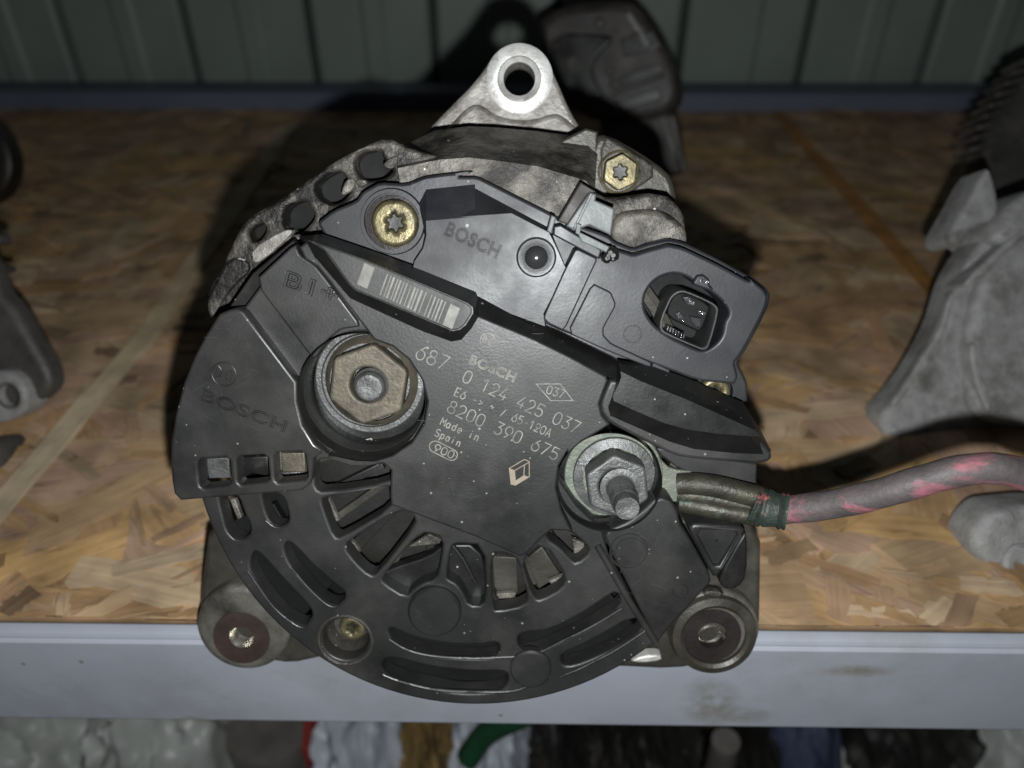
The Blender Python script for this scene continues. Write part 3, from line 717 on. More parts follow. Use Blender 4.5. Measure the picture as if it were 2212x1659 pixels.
slots += [chaikin(PL('F', q, zg), 1) for q in (
    [(425, 1180), (470, 1155), (640, 1140), (850, 1030), (960, 950), (1062, 888), (1090, 985), (900, 1110), (700, 1210), (560, 1275), (485, 1285), (432, 1245)],
    [(705, 1290), (870, 1222), (1180, 1040), (1235, 1130), (1050, 1250), (850, 1340), (735, 1372), (698, 1340)],
    [(258, 650), (370, 660), (432, 700), (492, 915), (480, 980), (295, 1020), (275, 1000)],
    [(455, 690), (590, 585), (735, 800), (710, 875), (570, 950), (540, 940), (500, 860)],
    [(605, 555), (640, 500), (740, 505), (850, 590), (885, 645), (800, 720), (765, 690), (700, 620)],
)]
slots += [chaikin(PL('E', q, zg), 1) for q in (
    [(1132, 66), (1245, 62), (1400, 112), (1640, 100), (1660, 140), (1640, 225), (1180, 292), (1125, 265), (1118, 160)],
    [(1180, 325), (1600, 248), (1660, 260), (1660, 385), (1300, 600), (1255, 595), (1200, 450), (1168, 350)],
    [(1690, 412), (1790, 440), (1812, 505), (1545, 850), (1495, 855), (1400, 765), (1328, 670), (1350, 620)],
    [(1880, 560), (1995, 600), (1975, 760), (1950, 880), (1850, 905), (1785, 955), (1742, 1002), (1590, 905), (1580, 870), (1700, 722), (1810, 600)],
    [(2050, 660), (2090, 640), (2270, 650), (2285, 960), (2270, 1060), (2170, 1058), (2140, 980), (2090, 910), (2030, 880), (2020, 860)],
)]
cupc = P(px('E', [(1330, 1290)])[0], zg); cupr = RL('E', 186, zg)
lrc = P((781, 858), 0); lrr = RL('', 139, 0)
rrc = P(px('F', [(1010, 215)])[0], 0); rrr = RL('F', 340, 0)
sqb = [PL('E', q, zg) for q in ([(318, 52), (545, 40), (562, 250), (335, 270)], [(584, 38), (804, 28), (822, 228), (592, 248)], [(838, 14), (1058, 6), (1086, 212), (848, 232)])]
cover = plate('rear_cover', go, slots + sqb + [circ(cupc, cupr * .9, 48), circ(lrc, lrr * .97, 60)], zg, -9, PLAST, alt, .7, 3)
# tapered inner walls of the slots read as depth: raised lips along the outer edge of the lower slots
def lip(pts, c, z, r=.35):
    path = spline([(*q, (z) * MM) for q in PL(c, pts, z)], 6)
    return link('slot_lip', tube_mesh(path, r * MM, 8), PLAST, cover)
lip([(1625, 1285), (1760, 1362), (1950, 1403), (2212, 1416), (2400, 1408), (2520, 1400), (2565, 1370)], 'E', zg, .42)
lip([(1580, 1525), (1720, 1578), (1950, 1630), (2212, 1645), (2450, 1640), (2560, 1610), (2620, 1565)], 'E', zg, .5)
lip([(430, 1245), (485, 1287), (570, 1275), (700, 1212), (900, 1112), (1085, 1000)], 'F', zg, .4)
lip([(700, 1432), (860, 1362), (1060, 1255), (1235, 1140)], 'F', zg, .45)
lip([(525, 560), (575, 610), (640, 614), (686, 575)], 'E', zg, .3)
lip([(790, 480), (840, 520), (890, 530), (940, 505)], 'E', zg, .3)
lip([(665, 820), (740, 930), (850, 1077), (995, 1192), (1065, 1203), (1105, 1145)], 'E', zg, .35)
lip([(960, 800), (1080, 938), (1200, 1048), (1275, 1065), (1330, 1020)], 'E', zg, .35)
# screw cup
cup = lathe('screw_cup', cupc, [(cupr * 1.15, -5), (cupr * 1.12, -3.6), (cupr * 1.06, -3.2), (cupr * 1.0, -3.6), (cupr * .9, -8), (cupr * .76, -12.5), (0, -12.8)], GRIT, cover, 56)
screw('cover_screw', (cupc[0] + .0003, cupc[1] - .0008), cupr * .55, -10.2, GOLD, alt, False)
# raised discs
lathe('moulded_disc', P(px('E', [(1940, 1085)])[0], zg), [(RL('E', 200), zg - 1), (RL('E', 197), zg + 1.2), (RL('E', 180), zg + 1.9), (0, zg + 2.0)], PLAST, cover, 56)
lathe('moulded_disc', P(px('F', [(510, 1372)])[0], zg), [(RL('F', 148), zg - 1), (RL('F', 145), zg + .9), (RL('F', 130), zg + 1.4), (0, zg + 1.5)], PLAST, cover, 56)
# thin A-shaped rib in the window right of the disc post
for q in ([(2060, 650), (2130, 740), (2212, 900)], ):
    link('window_rib', tube_mesh([(*p, -5.5 * MM) for p in PL('E', q, -5.5)], .5 * MM, 8), PLAST, cover)

# left wing with three square openings
zw = -.6
lw = PL('C', [(545, 575), (470, 605), (380, 745), (300, 895), (230, 1065), (170, 1295), (140, 1480), (134, 1640)], zw) + \
     PL('E', [(140, 120), (146, 210), (162, 300), (205, 346), (340, 335), (600, 314), (1030, 278), (1075, 250), (1100, 200), (1112, 60), (1180, 20)], zw)
lw += PL('C', [(1210, 1562), (1120, 1490), (1040, 1362), (1002, 1200), (1000, 1070), (640, 592), (600, 570)], zw)
sq = [chaikin(PL('E', q, zw), 1, .12) for q in ([(322, 62), (540, 50), (556, 240), (365, 266), (338, 245)], [(588, 44), (798, 34), (815, 220), (620, 242), (597, 220)], [(840, 20), (1052, 12), (1080, 205), (872, 228), (850, 205)])]
wing = plate('left_wing', lw, sq, zw, -5, PLAST, cover, .7, 3)
# channel floor below the B1+ panel and groove
plate('channel_floor', PL('C', [(500, 620), (700, 330), (980, 100), (1430, 690), (1250, 742), (1110, 852), (1008, 985), (962, 1095)], -8), [], -7.5, -9.5, PLASTD, cover, .3)
zb1 = -2.6
b1 = PL('C', [(705, 385), (985, 125), (1020, 205), (1125, 275), (1205, 375), (1440, 690), (1300, 712), (1205, 785), (1135, 900), (1105, 915)], zb1)
plate('terminal_panel', chaikin(b1, 1, .12), [], zb1, -6.5, PLAST, cover, .5, 3)
# face plate carrying the print
zf = 0.0
fp = PL('C', [(1525, 785), (1650, 830), (1760, 920), (1850, 1060), (1885, 1200), (1862, 1350), (1780, 1482), (1650, 1572), (1500, 1617), (1370, 1617), (1222, 1572)], zf) + \
     PL('E', [(1210, 45), (1250, 58), (1400, 90), (1590, 97), (1640, 140), (1634, 300), (1640, 375), (1760, 422), (2000, 512), (2212, 592)], zf) + \
     PL('F', [(300, 612), (440, 676), (482, 660), (600, 542), (640, 510), (745, 515), (775, 520), (705, 380), (672, 240), (690, 100), (740, 10)], zf) + \
     PL('D', [(745, 1450), (835, 1370), (930, 1315), (1012, 1262), (962, 1200), (946, 1130), (975, 1050), (1000, 985), (990, 957), (760, 832), (530, 718), (190, 577)], zf) + \
     PL('C', [(2100, 560), (1300, 190), (1070, 110), (1012, 150), (1055, 235), (1140, 290), (1222, 390)], zf)
face = plate('face_plate', fp, [], zf, -6, PLAST, cover, .55, 3)
# sloping shoulder between face plate and regulator
def slope_strip(name, top, bot, m, parent):
    bm = bmesh.new()
    a = [bm.verts.new((p[0], p[1], p[2] * MM)) for p in top]; b = [bm.verts.new((p[0], p[1], p[2] * MM)) for p in bot]
    mid = [bm.verts.new((q.co.x * .86 + r.co.x * .14, q.co.y * .86 + r.co.y * .14, q.co.z - .0006)) for q, r in zip(a, b)]
    c = [bm.verts.new((v.co.x, v.co.y, v.co.z - .008)) for v in b]
    for u, v in ((a, mid), (mid, b), (b, c)):
        for i in range(len(u) - 1): bm.faces.new((u[i], u[i + 1], v[i + 1], v[i]))
    me = bpy.data.meshes.new('m'); bmesh.ops.recalc_face_normals(bm, faces=bm.faces)
    if bm.faces[0].normal.z < 0: bmesh.ops.reverse_faces(bm, faces=bm.faces)
    bm.to_mesh(me); bm.free(); return link(name, finish(me, 25), m, parent)
zreg = -5.5
def PZ(c, pts, z): return [(*q, z) for q in PL(c, pts, z)]
slope_strip('shoulder', PZ('D', [(130, 560), (190, 577), (530, 718), (760, 832), (990, 957), (1060, 985)], -.15), PZ('D', [(120, 405), (180, 430), (480, 592), (700, 685), (1010, 835), (1080, 870)], -6.5), PLASTD, face)
# barcode pad
ptop = PL('C', [(1070, 100), (1130, 118), (1450, 232), (1830, 392), (2160, 532), (2196, 560), (2200, 600), (2150, 680), (2110, 712), (2062, 722), (1900, 655), (1400, 445), (1350, 400), (1190, 175)], 3.2)
pbot = PL('C', [(1010, 75), (1180, 62), (1470, 160), (1860, 300), (2220, 445), (2245, 500)], -6.5) 
pbot2 = PL('C', [(2245, 620), (2190, 712), (2120, 790), (2050, 803), (1870, 740), (1362, 508), (1308, 450), (1130, 240)], -.4)
base = [(*q, -6.5) for q in pbot] + [(*q, -.4) for q in pbot2]
pad = loft('barcode_pad', [base, [(*q, 3.2) for q in ptop]], PLASTD, face, .5, 3)
plate('pad_top', chaikin([((q[0] * .985 + .015 * sum(p[0] for p in ptop) / len(ptop)), (q[1] * .985 + .015 * sum(p[1] for p in ptop) / len(ptop))) for q in ptop], 1, .15), [], 3.35, 2.6, PLAST, pad, .3, 3)
zp = 3.35
A0 = Vector(PL('C', [(1462, 252)], zp)[0]); A1 = Vector(PL('C', [(2112, 562)], zp)[0]); D0 = Vector(PL('C', [(1408, 405)], zp)[0]) - A0
def bar(f0, f1, m=INKB, t0=0.04, t1=.98):
    bm = bmesh.new(); z = (zp + .05) * MM
    vs = [bm.verts.new((*(A0 + (A1 - A0) * f + D0 * t), z)) for f, t in ((f0, t0), (f0, t1), (f1, t1), (f1, t0))]
    bm.faces.new(vs); bm.normal_update(); 
    if bm.faces[:][0].normal.z < 0: bm.faces[:][0].normal_flip()
    me = bpy.data.meshes.new('m'); bm.to_mesh(me); bm.free(); link('barcode_bar', me, m, pad)
bar(0, .105); bar(.90, 1.0)
for f, wd in ((.235, .012), (.275, .008), (.30, .02), (.345, .01), (.37, .018), (.41, .008), (.44, .012), (.485, .008), (.52, .02), (.555, .012), (.59, .022), (.64, .008), (.70, .008), (.735, .014), (.775, .01), (.805, .016), (.845, .008)):
    bar(f, f + wd)
# right ridge
rtop = PL('D', [(1078, 925), (1200, 985), (1500, 1105), (1800, 1240), (1930, 1300), (1960, 1335), (1900, 1335), (1700, 1320), (1500, 1292), (1350, 1250), (1150, 1165), (1035, 1112), (1030, 1080), (1065, 1010), (1083, 960)], 3.4)
rb1 = PL('D', [(1060, 850), (1280, 885), (1560, 990), (1850, 1120), (1960, 1290), (2030, 1425)], -5.5)
rb2 = PL('D', [(1990, 1462), (1800, 1455), (1550, 1430), (1400, 1385), (1180, 1290), (1010, 1215), (995, 1160), (1020, 1080), (1050, 980)], -.6)
ridge = loft('right_ridge', [[(*q, -5.5) for q in rb1] + [(*q, -.6) for q in rb2], [(*q, 3.4) for q in rtop]], PLASTD, face, .6, 3)
fl = PL('D', [(1020, 960), (975, 1050), (946, 1130), (952, 1190), (1000, 1252), (1180, 1345), (1420, 1462), (1560, 1482), (1780, 1500), (1930, 1512), (2005, 1502), (2036, 1478), (2030, 1425), (1900, 1300), (1400, 1100)], -.3)
plate('ridge_flange', chaikin(fl, 1, .2), [], -.2, -2.4, PLAST, face, .9, 3)
plate('ridge_side', PL('D', [(1300, 1400), (1935, 1500), (1930, 1650), (1600, 1600), (1420, 1520), (1330, 1450)], -11), [], -10, -14, PLAST, cover, .5)
# side wall of the cover right of the ring terminal
# lower right block
zk = -1.2
blk = PL('F', [(1340, 300), (1285, 318), (1230, 372), (1130, 450), (1000, 505), (978, 545), (1000, 610), (1310, 1225), (1345, 1180), (1390, 1120), (1590, 905), (1662, 825), (1560, 640), (1490, 520), (1455, 470), (1440, 385), (1400, 325)], zk)
block = plate('holder_block', chaikin(blk, 1, .15), [], zk, -13, PLAST, cover, .7, 3)
for c, r in (((1130, 640), 122), ((1458, 892), 50)):
    cc = P(px('F', [c])[0], zk)
    lathe('moulded_circle', cc, [(RL('F', r + 7), zk - .1), (RL('F', r + 3), zk + .28), (RL('F', r - 3), zk + .28), (RL('F', r - 7), zk - .1)], PLAST, block, 48)
lathe('moulded_disc', P(px('F', [(1140, 640)])[0], zk), [(RL('F', 100), zk - .2), (RL('F', 97), zk + .25), (0, zk + .3)], PLAST, block, 40)
tri = PL('F', [(1505, 500), (1545, 462), (1850, 490), (1865, 520), (1700, 800), (1660, 805)], -5)
tri_h = PL('F', [(1555, 510), (1835, 512), (1685, 760)], -5)
tf = plate('triangle_frame', chaikin(tri, 1, .15), [chaikin(tri_h, 1, .12)], -5, -14, PLAST, cover, .9, 3)
plate('triangle_floor', PL('F', [(1530, 490), (1850, 500), (1690, 790)], -6.5), [], -6.3, -12, PLAST, tf, .2)
lathe('vent_pin_hole', P(px('F', [(1685, 573)])[0], -6.3), [(RL('F', 13), -6.2), (0, -6.25)], BLACKD, tf, 16)
# rib along the left of the block
link('block_rib', tube_mesh([(*q, zg * MM) for q in PL('F', [(930, 600), (1000, 720), (1130, 950), (1300, 1215)], zg)], .9 * MM, 12), PLAST, cover)
plate('side_web', chaikin(PL('F', [(1700, 800), (1850, 530), (1880, 520), (1880, 800), (1820, 880), (1720, 880)], -9), 1), [], -9, -14, PLASTD, cover, .6)

# ---- raised and printed writing
font_text('raised_letters', 'B1+', (905, 420), (1265, 545), 115, zb1 + .05, PLAST, cover, 'C', depth=.35, outline=.05)
font_text('raised_letters', 'BOSCH', (335, 1195), (915, 1420), 95, zw + .05, PLAST, wing, 'C', depth=.3, outline=.045)
def emblem(name, c, r, z, ang, m, parent, tube=None, width=.2):
    ex = Vector((math.cos(ang), math.sin(ang))); ey = Vector((-ex.y, ex.x)); c = Vector(c)
    T = lambda x, y: tuple(c + ex * x * r + ey * y * r)
    ls = [[T(math.cos(i * math.pi / 16), math.sin(i * math.pi / 16)) for i in range(33)],
          [T(-.62, .55), T(-.62, -.55), T(-.3, -.3), T(-.3, .3), T(-.62, .55)], [T(.62, .55), T(.62, -.55), T(.3, -.3), T(.3, .3), T(.62, .55)], [T(-.3, .12), T(.3, .12)], [T(-.3, -.12), T(.3, -.12)]]
    if tube:
        for k_, l in enumerate(ls): link(name, tube_mesh([(*p, z * MM) for p in l], tube * MM, 8), m, parent)
    else:
        ls[0] = ls[0][:-1] + [ls[0][0]]
        strokes(name, ls, width * MM, z, m, parent)
tilt = math.radians(-24)
emblem('raised_emblem', P(px('C', [(505, 1015)])[0], zw), RL('C', 82), zw, math.radians(-20), PLAST, wing, tube=.22)
emblem('printed_emblem', P(px('G', [(830, 262)])[0], zf), RL('G', 66), zf, tilt, INK, face)
stroke_text('printed_number', '687', (140, 430), (420, 552), 140, zf, INK, face)
stroke_text('printed_number', '0 124 425 037', (585, 652), (1665, 1150), 122, zf, INK, face)
stroke_text('printed_number', 'E6 -> ~ / 65-120A', (512, 785), (1412, 1182), 82, zf, INK, face, .22)
stroke_text('printed_number', '8200 390 675', (440, 938), (1470, 1402), 122, zf, INK, face)
stroke_text('printed_words', 'Made in', (378, 1062), (735, 1222), 76, zf, INK, face, .24)
stroke_text('printed_words', 'Spain', (325, 1165), (562, 1275), 74, zf, INK, face, .24)
stroke_text('printed_number', '900', (318, 1310), (492, 1385), 76, zf, INK, face, .24)
stroke_text('printed_number', '037', (1385, 765), (1545, 812), 78, zf, INK, face, .2)
ca, cb = Vector(PL('G', [(335, 1272)], zf)[0]), Vector(PL('G', [(488, 1348)], zf)[0])
dd = (cb - ca).normalized(); nn = Vector((-dd.y, dd.x)); rc = RL('G', 57)
cap = [tuple(ca + rc * (nn * math.cos(t) - dd * math.sin(t))) for t in [math.pi * i / 10 for i in range(11)]] + [tuple(cb + rc * (-nn * math.cos(t) + dd * math.sin(t))) for t in [math.pi * i / 10 for i in range(11)]]
strokes('printed_frame', [cap + [cap[0]]], .22 * MM, zf, INK, face)
dia = PL('G', [(1290, 677), (1520, 677), (1640, 835), (1430, 835)], zf)
strokes('printed_frame', [dia + [dia[0]]], .2 * MM, zf, INK, face)
font_text('printed_name', 'BOSCH', (645, 485), (1075, 668), 100, zf + .02, INK, face, 'G', depth=.05, outline=.035)
lg = PL('G', [(1032, 1475), (1090, 1495), (1097, 1592), (1175, 1542), (1228, 1560), (1095, 1640), (1050, 1630)], zf)
bm = bmesh.new(); bm.faces.new([bm.verts.new((*q, (zf + .06) * MM)) for q in lg]); bm.normal_update()
if bm.faces[:][0].normal.z < 0: bm.faces[:][0].normal_flip()
me = bpy.data.meshes.new('m'); bm.to_mesh(me); bm.free(); link('printed_logo', me, INKT, face)
strokes('printed_logo', [PL('G', q, zf) for q in ([(1034, 1478), (1180, 1392), (1225, 1412), (1226, 1560)], [(1090, 1495), (1222, 1420)], [(1180, 1445), (1174, 1545)])], .2 * MM, zf, INKT, face, .08)

# scuffs picked up in use
def scuffs(n, c, boxes, z, parent, rs):
    rg = random.Random(rs); ls = []
    for _ in range(n):
        x0, y0, x1, y1 = rg.choice(boxes); x = rg.uniform(x0, x1); y = rg.uniform(y0, y1); L_ = rg.uniform(6, 42); t = rg.gauss(.45, .7)
        ls.append(PL(c, [(x, y), (x + L_ * .5 * math.cos(t), y + L_ * .5 * math.sin(t) + rg.uniform(-2, 2)), (x + L_ * math.cos(t), y + L_ * math.sin(t))], z))
    strokes('scuff', ls, .07 * MM, z, SCUFF, parent, .03)
scuffs(26, '', [(900, 1000, 1140, 1120), (1010, 690, 1240, 800), (900, 830, 960, 1040)], zf, face, 3)
scuffs(18, '', [(400, 760, 540, 950), (430, 680, 560, 760)], zw, wing, 4)
scuffs(14, '', [(1330, 1110, 1430, 1300)], zk, block, 5)

# ---- left terminal: recess, washer, flanged hex nut, stud
rw = lathe('terminal_recess', lrc, [(lrr * 1.0, -.2), (lrr * .985, -1), (lrr * .965, -13.2), (0, -13.3)], PLASTD, cover, 72)
zt = -12
c1 = P(px('C', [(1495, 1058)])[0], zt)
lathe('washer', c1, [(RL('C', 372, zt), -13), (RL('C', 372, zt), -12.2), (RL('C', 362, zt), -11.9), (RL('C', 330, zt), -11.9), (RL('C', 326, zt), -12.4), (RL('C', 318, zt), -11.7), (0, -11.7)], STEELG, alt, 64)
c2 = P(px('C', [(1495, 1075)])[0], -9)
def hexnut(name, c, rflange, rhex, z0, zflange, ztop, rhole, a0, m, parent):
    n = lathe(name, c, [(rflange, z0), (rflange * .98, z0 + .9), (rhex * .95, zflange)], m, parent, 48)
    plate('hex', chaikin([(c[0] + rhex * math.cos(a0 + i * math.pi / 3), c[1] + rhex * math.sin(a0 + i * math.pi / 3)) for i in range(6)], 1, .06), [circ(c, rhole, 32)], ztop, z0 + .5, m, n, .7, 3)
    return n
nl = hexnut('terminal_nut', c2, RL('C', 318, -10), RL('C', 288, -8), -11.6, -9.2, -6.8, RL('C', 122, -8), math.radians(80), STEEL, alt)
c3 = P(px('C', [(1500, 1095)])[0], -6)
lathe('stud', c3, [(RL('C', 118, -7), -12), (RL('C', 118, -7), -6.9), (RL('C', 104, -7), -6.4), (RL('C', 100, -7), -4.8), (RL('C', 86, -7), -4.2), (RL('C', 60, -7), -4.0), (RL('C', 20, -7), -4.3), (0, -4.3)], STEELG, alt, 40)

# ---- right terminal: recess, ring lug, flanged nut, long stud
rr = lathe('terminal_recess', rrc, [(rrr * 1.0, -.5), (rrr * .97, -1.2), (rrr * .95, -12), (0, -12.2)], PLASTD, cover, 64)
zt2 = -9
c4 = P(px('F', [(1035, 160)])[0], zt2)
tongue = PL('F', [(1180, -100), (1290, -40), (1330, 60), (1400, 130), (1560, 140), (1570, 250), (1500, 330), (1440, 335), (1300, 330), (1200, 420)], zt2)
lugp = plate('cable_lug', chaikin(circ(c4, RL('F', 318, zt2), 48), 0), [], zt2 - .2, zt2 - 1.9, BRASS, alt, .3)
plate('lug_tongue', chaikin(tongue, 1), [], zt2 - .5, zt2 - 1.8, BRASS, lugp, .3)
nr = hexnut('terminal_nut', P(px('F', [(1040, 175)])[0], -8), RL('F', 268, -8), RL('F', 218, -4), zt2 - .1, -7.6, -1.8, RL('F', 118, -4), math.radians(38), STEELG, alt)
sc_ = P(px('F', [(1075, 235)])[0], -2)
sr = RL('F', 80, 5); prof = [(RL('F', 130, -2), -3), (RL('F', 130, -2), -1.6), (sr * 1.25, -1.4)]
for i in range(8): prof += [(sr * 1.14, -1.2 + i * 1.2), (sr * 1.0, -.6 + i * 1.2)]
prof += [(sr * 1.0, 10), (sr * .93, 10.8), (sr * .3, 10.8), (0, 10.5)]
lathe('stud', sc_, prof, STEELG, alt, 40, ang=20)
# crimp barrel: two pressed lobes, then heat shrink, then the cable
def lobe(pts, rad, m, name, parent, n=18):
    path = [(*P(px('F', [p])[0], p3), p3 * MM) for p, p3 in pts]
    return link(name, tube_mesh(spline(path, 5), rad, n), m, parent)
def rl_(a, n): return [a] * n
crimp = lobe([((1440, 215), -8.5), ((1560, 215), -7.2), ((1700, 235), -6.2), ((1900, 285), -5.2), ((1960, 300), -5)], RL('F', 72, -6), BRASSD, 'crimp_barrel', lugp)
lobe([((1460, 335), -9), ((1560, 352), -7.6), ((1700, 380), -6.4), ((1900, 415), -5.4), ((1960, 425), -5)], RL('F', 62, -6), BRASSD, 'crimp_lobe', lugp)
lobe([((1440, 270), -9.5), ((1600, 290), -8.2), ((1900, 350), -7)], RL('F', 70, -6), BRASSD, 'crimp_valley', lugp)
sp = [((1905, 335), -5.5), ((1960, 355), -5), ((2040, 375), -4), ((2130, 392), -3)]
path = spline([(*P(px('F', [p])[0], z), z * MM) for p, z in sp], 6)
nr_ = len(path)
rads = [RL('F', 122 + random.uniform(-9, 9) - 10 * (i / nr_) ** 3, -4) for i in range(nr_)]
link('heat_shrink', tube_mesh(path, rads, 28), SHRINK, alt)
cp = [((1672, 1103), -4), ((1720, 1099), -2), ((1800, 1089), 2), ((1900, 1066), 7), ((2000, 1036), 11), ((2080, 1016), 13), ((2150, 1012), 14), ((2212, 1024), 14), ((2290, 1060), 13), ((2400, 1130), 9), ((2500, 1220), 4)]
cpath = spline([(*P(p, z), z * MM) for p, z in cp], 8)
link('power_cable', tube_mesh(cpath, [.00335 * (1 + .02 * math.sin(i * .7)) for i in range(len(cpath))], 28), CABLE, alt)

# ---- regulator / brush holder
slab = PL('A', [(1130, 1345), (1240, 1262), (1400, 1195), (1440, 1135), (1560, 1068), (1740, 1080), (1860, 1030), (2000, 1010), (2212, 990)], -10) + \
       PL('B', [(40, 958), (170, 955), (300, 1020), (640, 1190), (700, 1225), (1000, 1330), (1045, 1372), (1160, 1418), (1250, 1385), (1380, 1352), (1480, 1372), (1700, 1480), (1900, 1590)], -10) + \
       PL('D', [(1905, 320), (2008, 400), (2033, 445), (2018, 520), (1960, 640), (1880, 790), (1822, 872), (1855, 935), (1885, 1000), (1888, 1140), (1500, 1080), (1000, 920), (0, 480)], -10) + PL('C', [(1500, 260), (1200, 100)], -10)
CH = [(1225, 450), (1290, 350), (1400, 305), (1500, 325), (1570, 385), (1680, 440), (1755, 520), (1765, 570), (1735, 610), (1725, 690), (1690, 745), (1620, 795), (1560, 790), (1345, 685), (1235, 565)]
reg = plate('voltage_regulator', chaikin(slab, 1, .15), [chaikin(PL('D', CH, zreg), 2)], -10.5, -19, REGUL, alt, .7, 3)
# rim (low) + dark chamfer + raised plate
rp_top = PL('A', [(1880, 1335), (2212, 1305)], zreg) + PL('B', [(60, 1212), (388, 1190), (500, 1245), (625, 1312), (668, 1400), (722, 1520), (735, 1540)], zreg) + \
         PL('D', [(590, 560), (600, 640), (300, 560), (0, 420)], zreg) + PL('C', [(2000, 420), (1790, 300)], zreg) + PL('A', [(1800, 1610), (1860, 1520), (1885, 1430)], zreg)
rp_bot = PL('A', [(1830, 1230), (1880, 1120), (2212, 1085)], -10.3) + PL('B', [(60, 1028), (160, 1030), (300, 1110), (635, 1290), (690, 1390), (740, 1520)], -10.3)
rp_b2 = PL('D', [(600, 560), (610, 650), (300, 570), (0, 430)], -10.3) + PL('C', [(2000, 430), (1780, 310)], -10.3) + PL('A', [(1790, 1620), (1850, 1525), (1872, 1430), (1868, 1320)], -10.3)
N_ = 60
# chamfer ring built explicitly so that corners stay where they belong
tl = PL('A', [(1878, 1335), (1882, 1333), (2212, 1305)], zreg) + PL('B', [(60, 1212), (388, 1190), (625, 1312), (668, 1400), (722, 1520), (735, 1540)], zreg) + PL('D', [(590, 560), (600, 640), (0, 420)], zreg) + PL('C', [(1790, 300)], zreg) + PL('A', [(1800, 1610), (1860, 1520), (1882, 1430)], zreg)
bl = PL('A', [(1825, 1225), (1880, 1120), (2212, 1085)], -10.2) + PL('B', [(150, 1028), (400, 1162), (632, 1285), (675, 1390), (728, 1520), (741, 1540)], -10.2) + PL('D', [(600, 560), (610, 650), (0, 430)], -10.2) + PL('C', [(1780, 305)], -10.2) + PL('A', [(1790, 1615), (1848, 1525), (1868, 1430)], -10.2)
rp = loft('holder_plate', [[(*q, -10.2) for q in bl], [(*q, zreg) for q in tl]], REGUL, reg, .4, 3)
# connector side of the regulator
conn_h = chaikin(PL('D', [(1225, 450), (1290, 350), (1400, 305), (1500, 325), (1570, 385), (1680, 440), (1755, 520), (1765, 570), (1735, 610), (1725, 690), (1690, 745), (1620, 795), (1560, 790), (1345, 685), (1235, 565)], zreg), 2)
cs = PL('B', [(1060, 1420), (1160, 1452), (1260, 1420), (1380, 1388), (1470, 1405), (1690, 1510), (1900, 1625)], zreg) + \
     PL('D', [(1895, 335), (1990, 410), (2012, 450), (2000, 515), (1945, 630), (1865, 780), (1800, 872), (1822, 960), (1800, 1010), (1560, 985), (1280, 880), (1010, 790), (700, 670), (590, 620), (600, 560), (730, 270), (790, 140), (930, 200)], zreg)
scr2 = P(px('D', [(1668, 1040)])[0], zreg)
cside = plate('connector_side', chaikin(cs, 1, .12), [conn_h], zreg + .1, -10.9, REGUL, reg, .7, 3)
plate('channel_cover', chaikin(PL('D', [(795, 145), (935, 212), (880, 330), (722, 672), (620, 622), (590, 590), (600, 555), (722, 285)], zreg + .7), 1, .1), [], zreg + .75, zreg - 1, REGUL, cside, .35)
plate('stepped_panel', chaikin(PL('D', [(900, 368), (1018, 425), (1048, 495), (1045, 520), (972, 650), (972, 698), (1020, 750), (1275, 868), (1270, 905), (1000, 800), (740, 682)], zreg + .9), 1, .1), [], zreg + .9, zreg - 1, REGUL, cside, .35)
plate('panel_tab', PL('D', [(1290, 872), (1385, 915), (1395, 950), (1270, 900)], zreg + .5), [], zreg + .5, zreg - 1, REGUL, cside, .2)
lathe('moulded_circle', P(px('D', [(1155, 690)])[0], zreg), [(RL('D', 62), zreg - .2), (RL('D', 58), zreg + .3), (RL('D', 52), zreg + .3), (RL('D', 48), zreg - .2)], REGUL, cside, 40)
# socket
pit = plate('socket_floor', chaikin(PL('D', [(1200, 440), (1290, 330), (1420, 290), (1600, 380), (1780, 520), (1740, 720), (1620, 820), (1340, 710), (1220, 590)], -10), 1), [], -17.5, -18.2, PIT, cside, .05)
def ring_loft(name, outer, inner, z0, z1, m, parent):
    n = len(outer)
    bm = bmesh.new()
    R = [[bm.verts.new((*p, z * MM)) for p in r] for r, z in ((outer, z0), (outer, z1 - .25), ([(o[0] * .75 + i[0] * .25, o[1] * .75 + i[1] * .25) for o, i in zip(outer, inner)], z1), ([(o[0] * .25 + i[0] * .75, o[1] * .25 + i[1] * .75) for o, i in zip(outer, inner)], z1), (inner, z1 - .25), (inner, z0))]
    for a, b in zip(R, R[1:]):
        for i in range(n): bm.faces.new((a[i], a[(i + 1) % n], b[(i + 1) % n], b[i]))
    return link(name, from_bm(bm, 40), m, parent)
def scale_pts(p, s):
    cx_ = sum(q[0] for q in p) / len(p); cy_ = sum(q[1] for q in p) / len(p)
    return [(cx_ + (q[0] - cx_) * s, cy_ + (q[1] - cy_) * s) for q in p]
sh = chaikin(PL('D', [(1400, 440), (1440, 412), (1490, 412), (1640, 478), (1690, 510), (1700, 550), (1640, 770), (1610, 795), (1570, 785), (1350, 690), (1322, 660), (1328, 590), (1380, 470)], zreg + .4), 1)
sock = ring_loft('connector_shroud', sh, scale_pts(sh, .9), -17.4, zreg + .5, PLAST, cside)
tb = PL('D', [(1430, 440), (1500, 430), (1660, 510), (1650, 560), (1600, 690), (1545, 670), (1380, 590), (1385, 520)], zreg - .8)
tbh = [scale_pts(PL('D', q, zreg - .8), 1) for q in ([(1425, 460), (1480, 450), (1520, 480), (1480, 520), (1420, 500)], [(1500, 500), (1560, 500), (1600, 530), (1570, 550), (1500, 530)], [(1430, 545), (1490, 550), (1500, 590), (1440, 590)], [(1530, 570), (1600, 570), (1590, 640), (1540, 650), (1520, 600)])]
blk2 = plate('contact_block', chaikin(tb, 1), [], zreg - 2.6, -17.2, PIT, sock, .5)
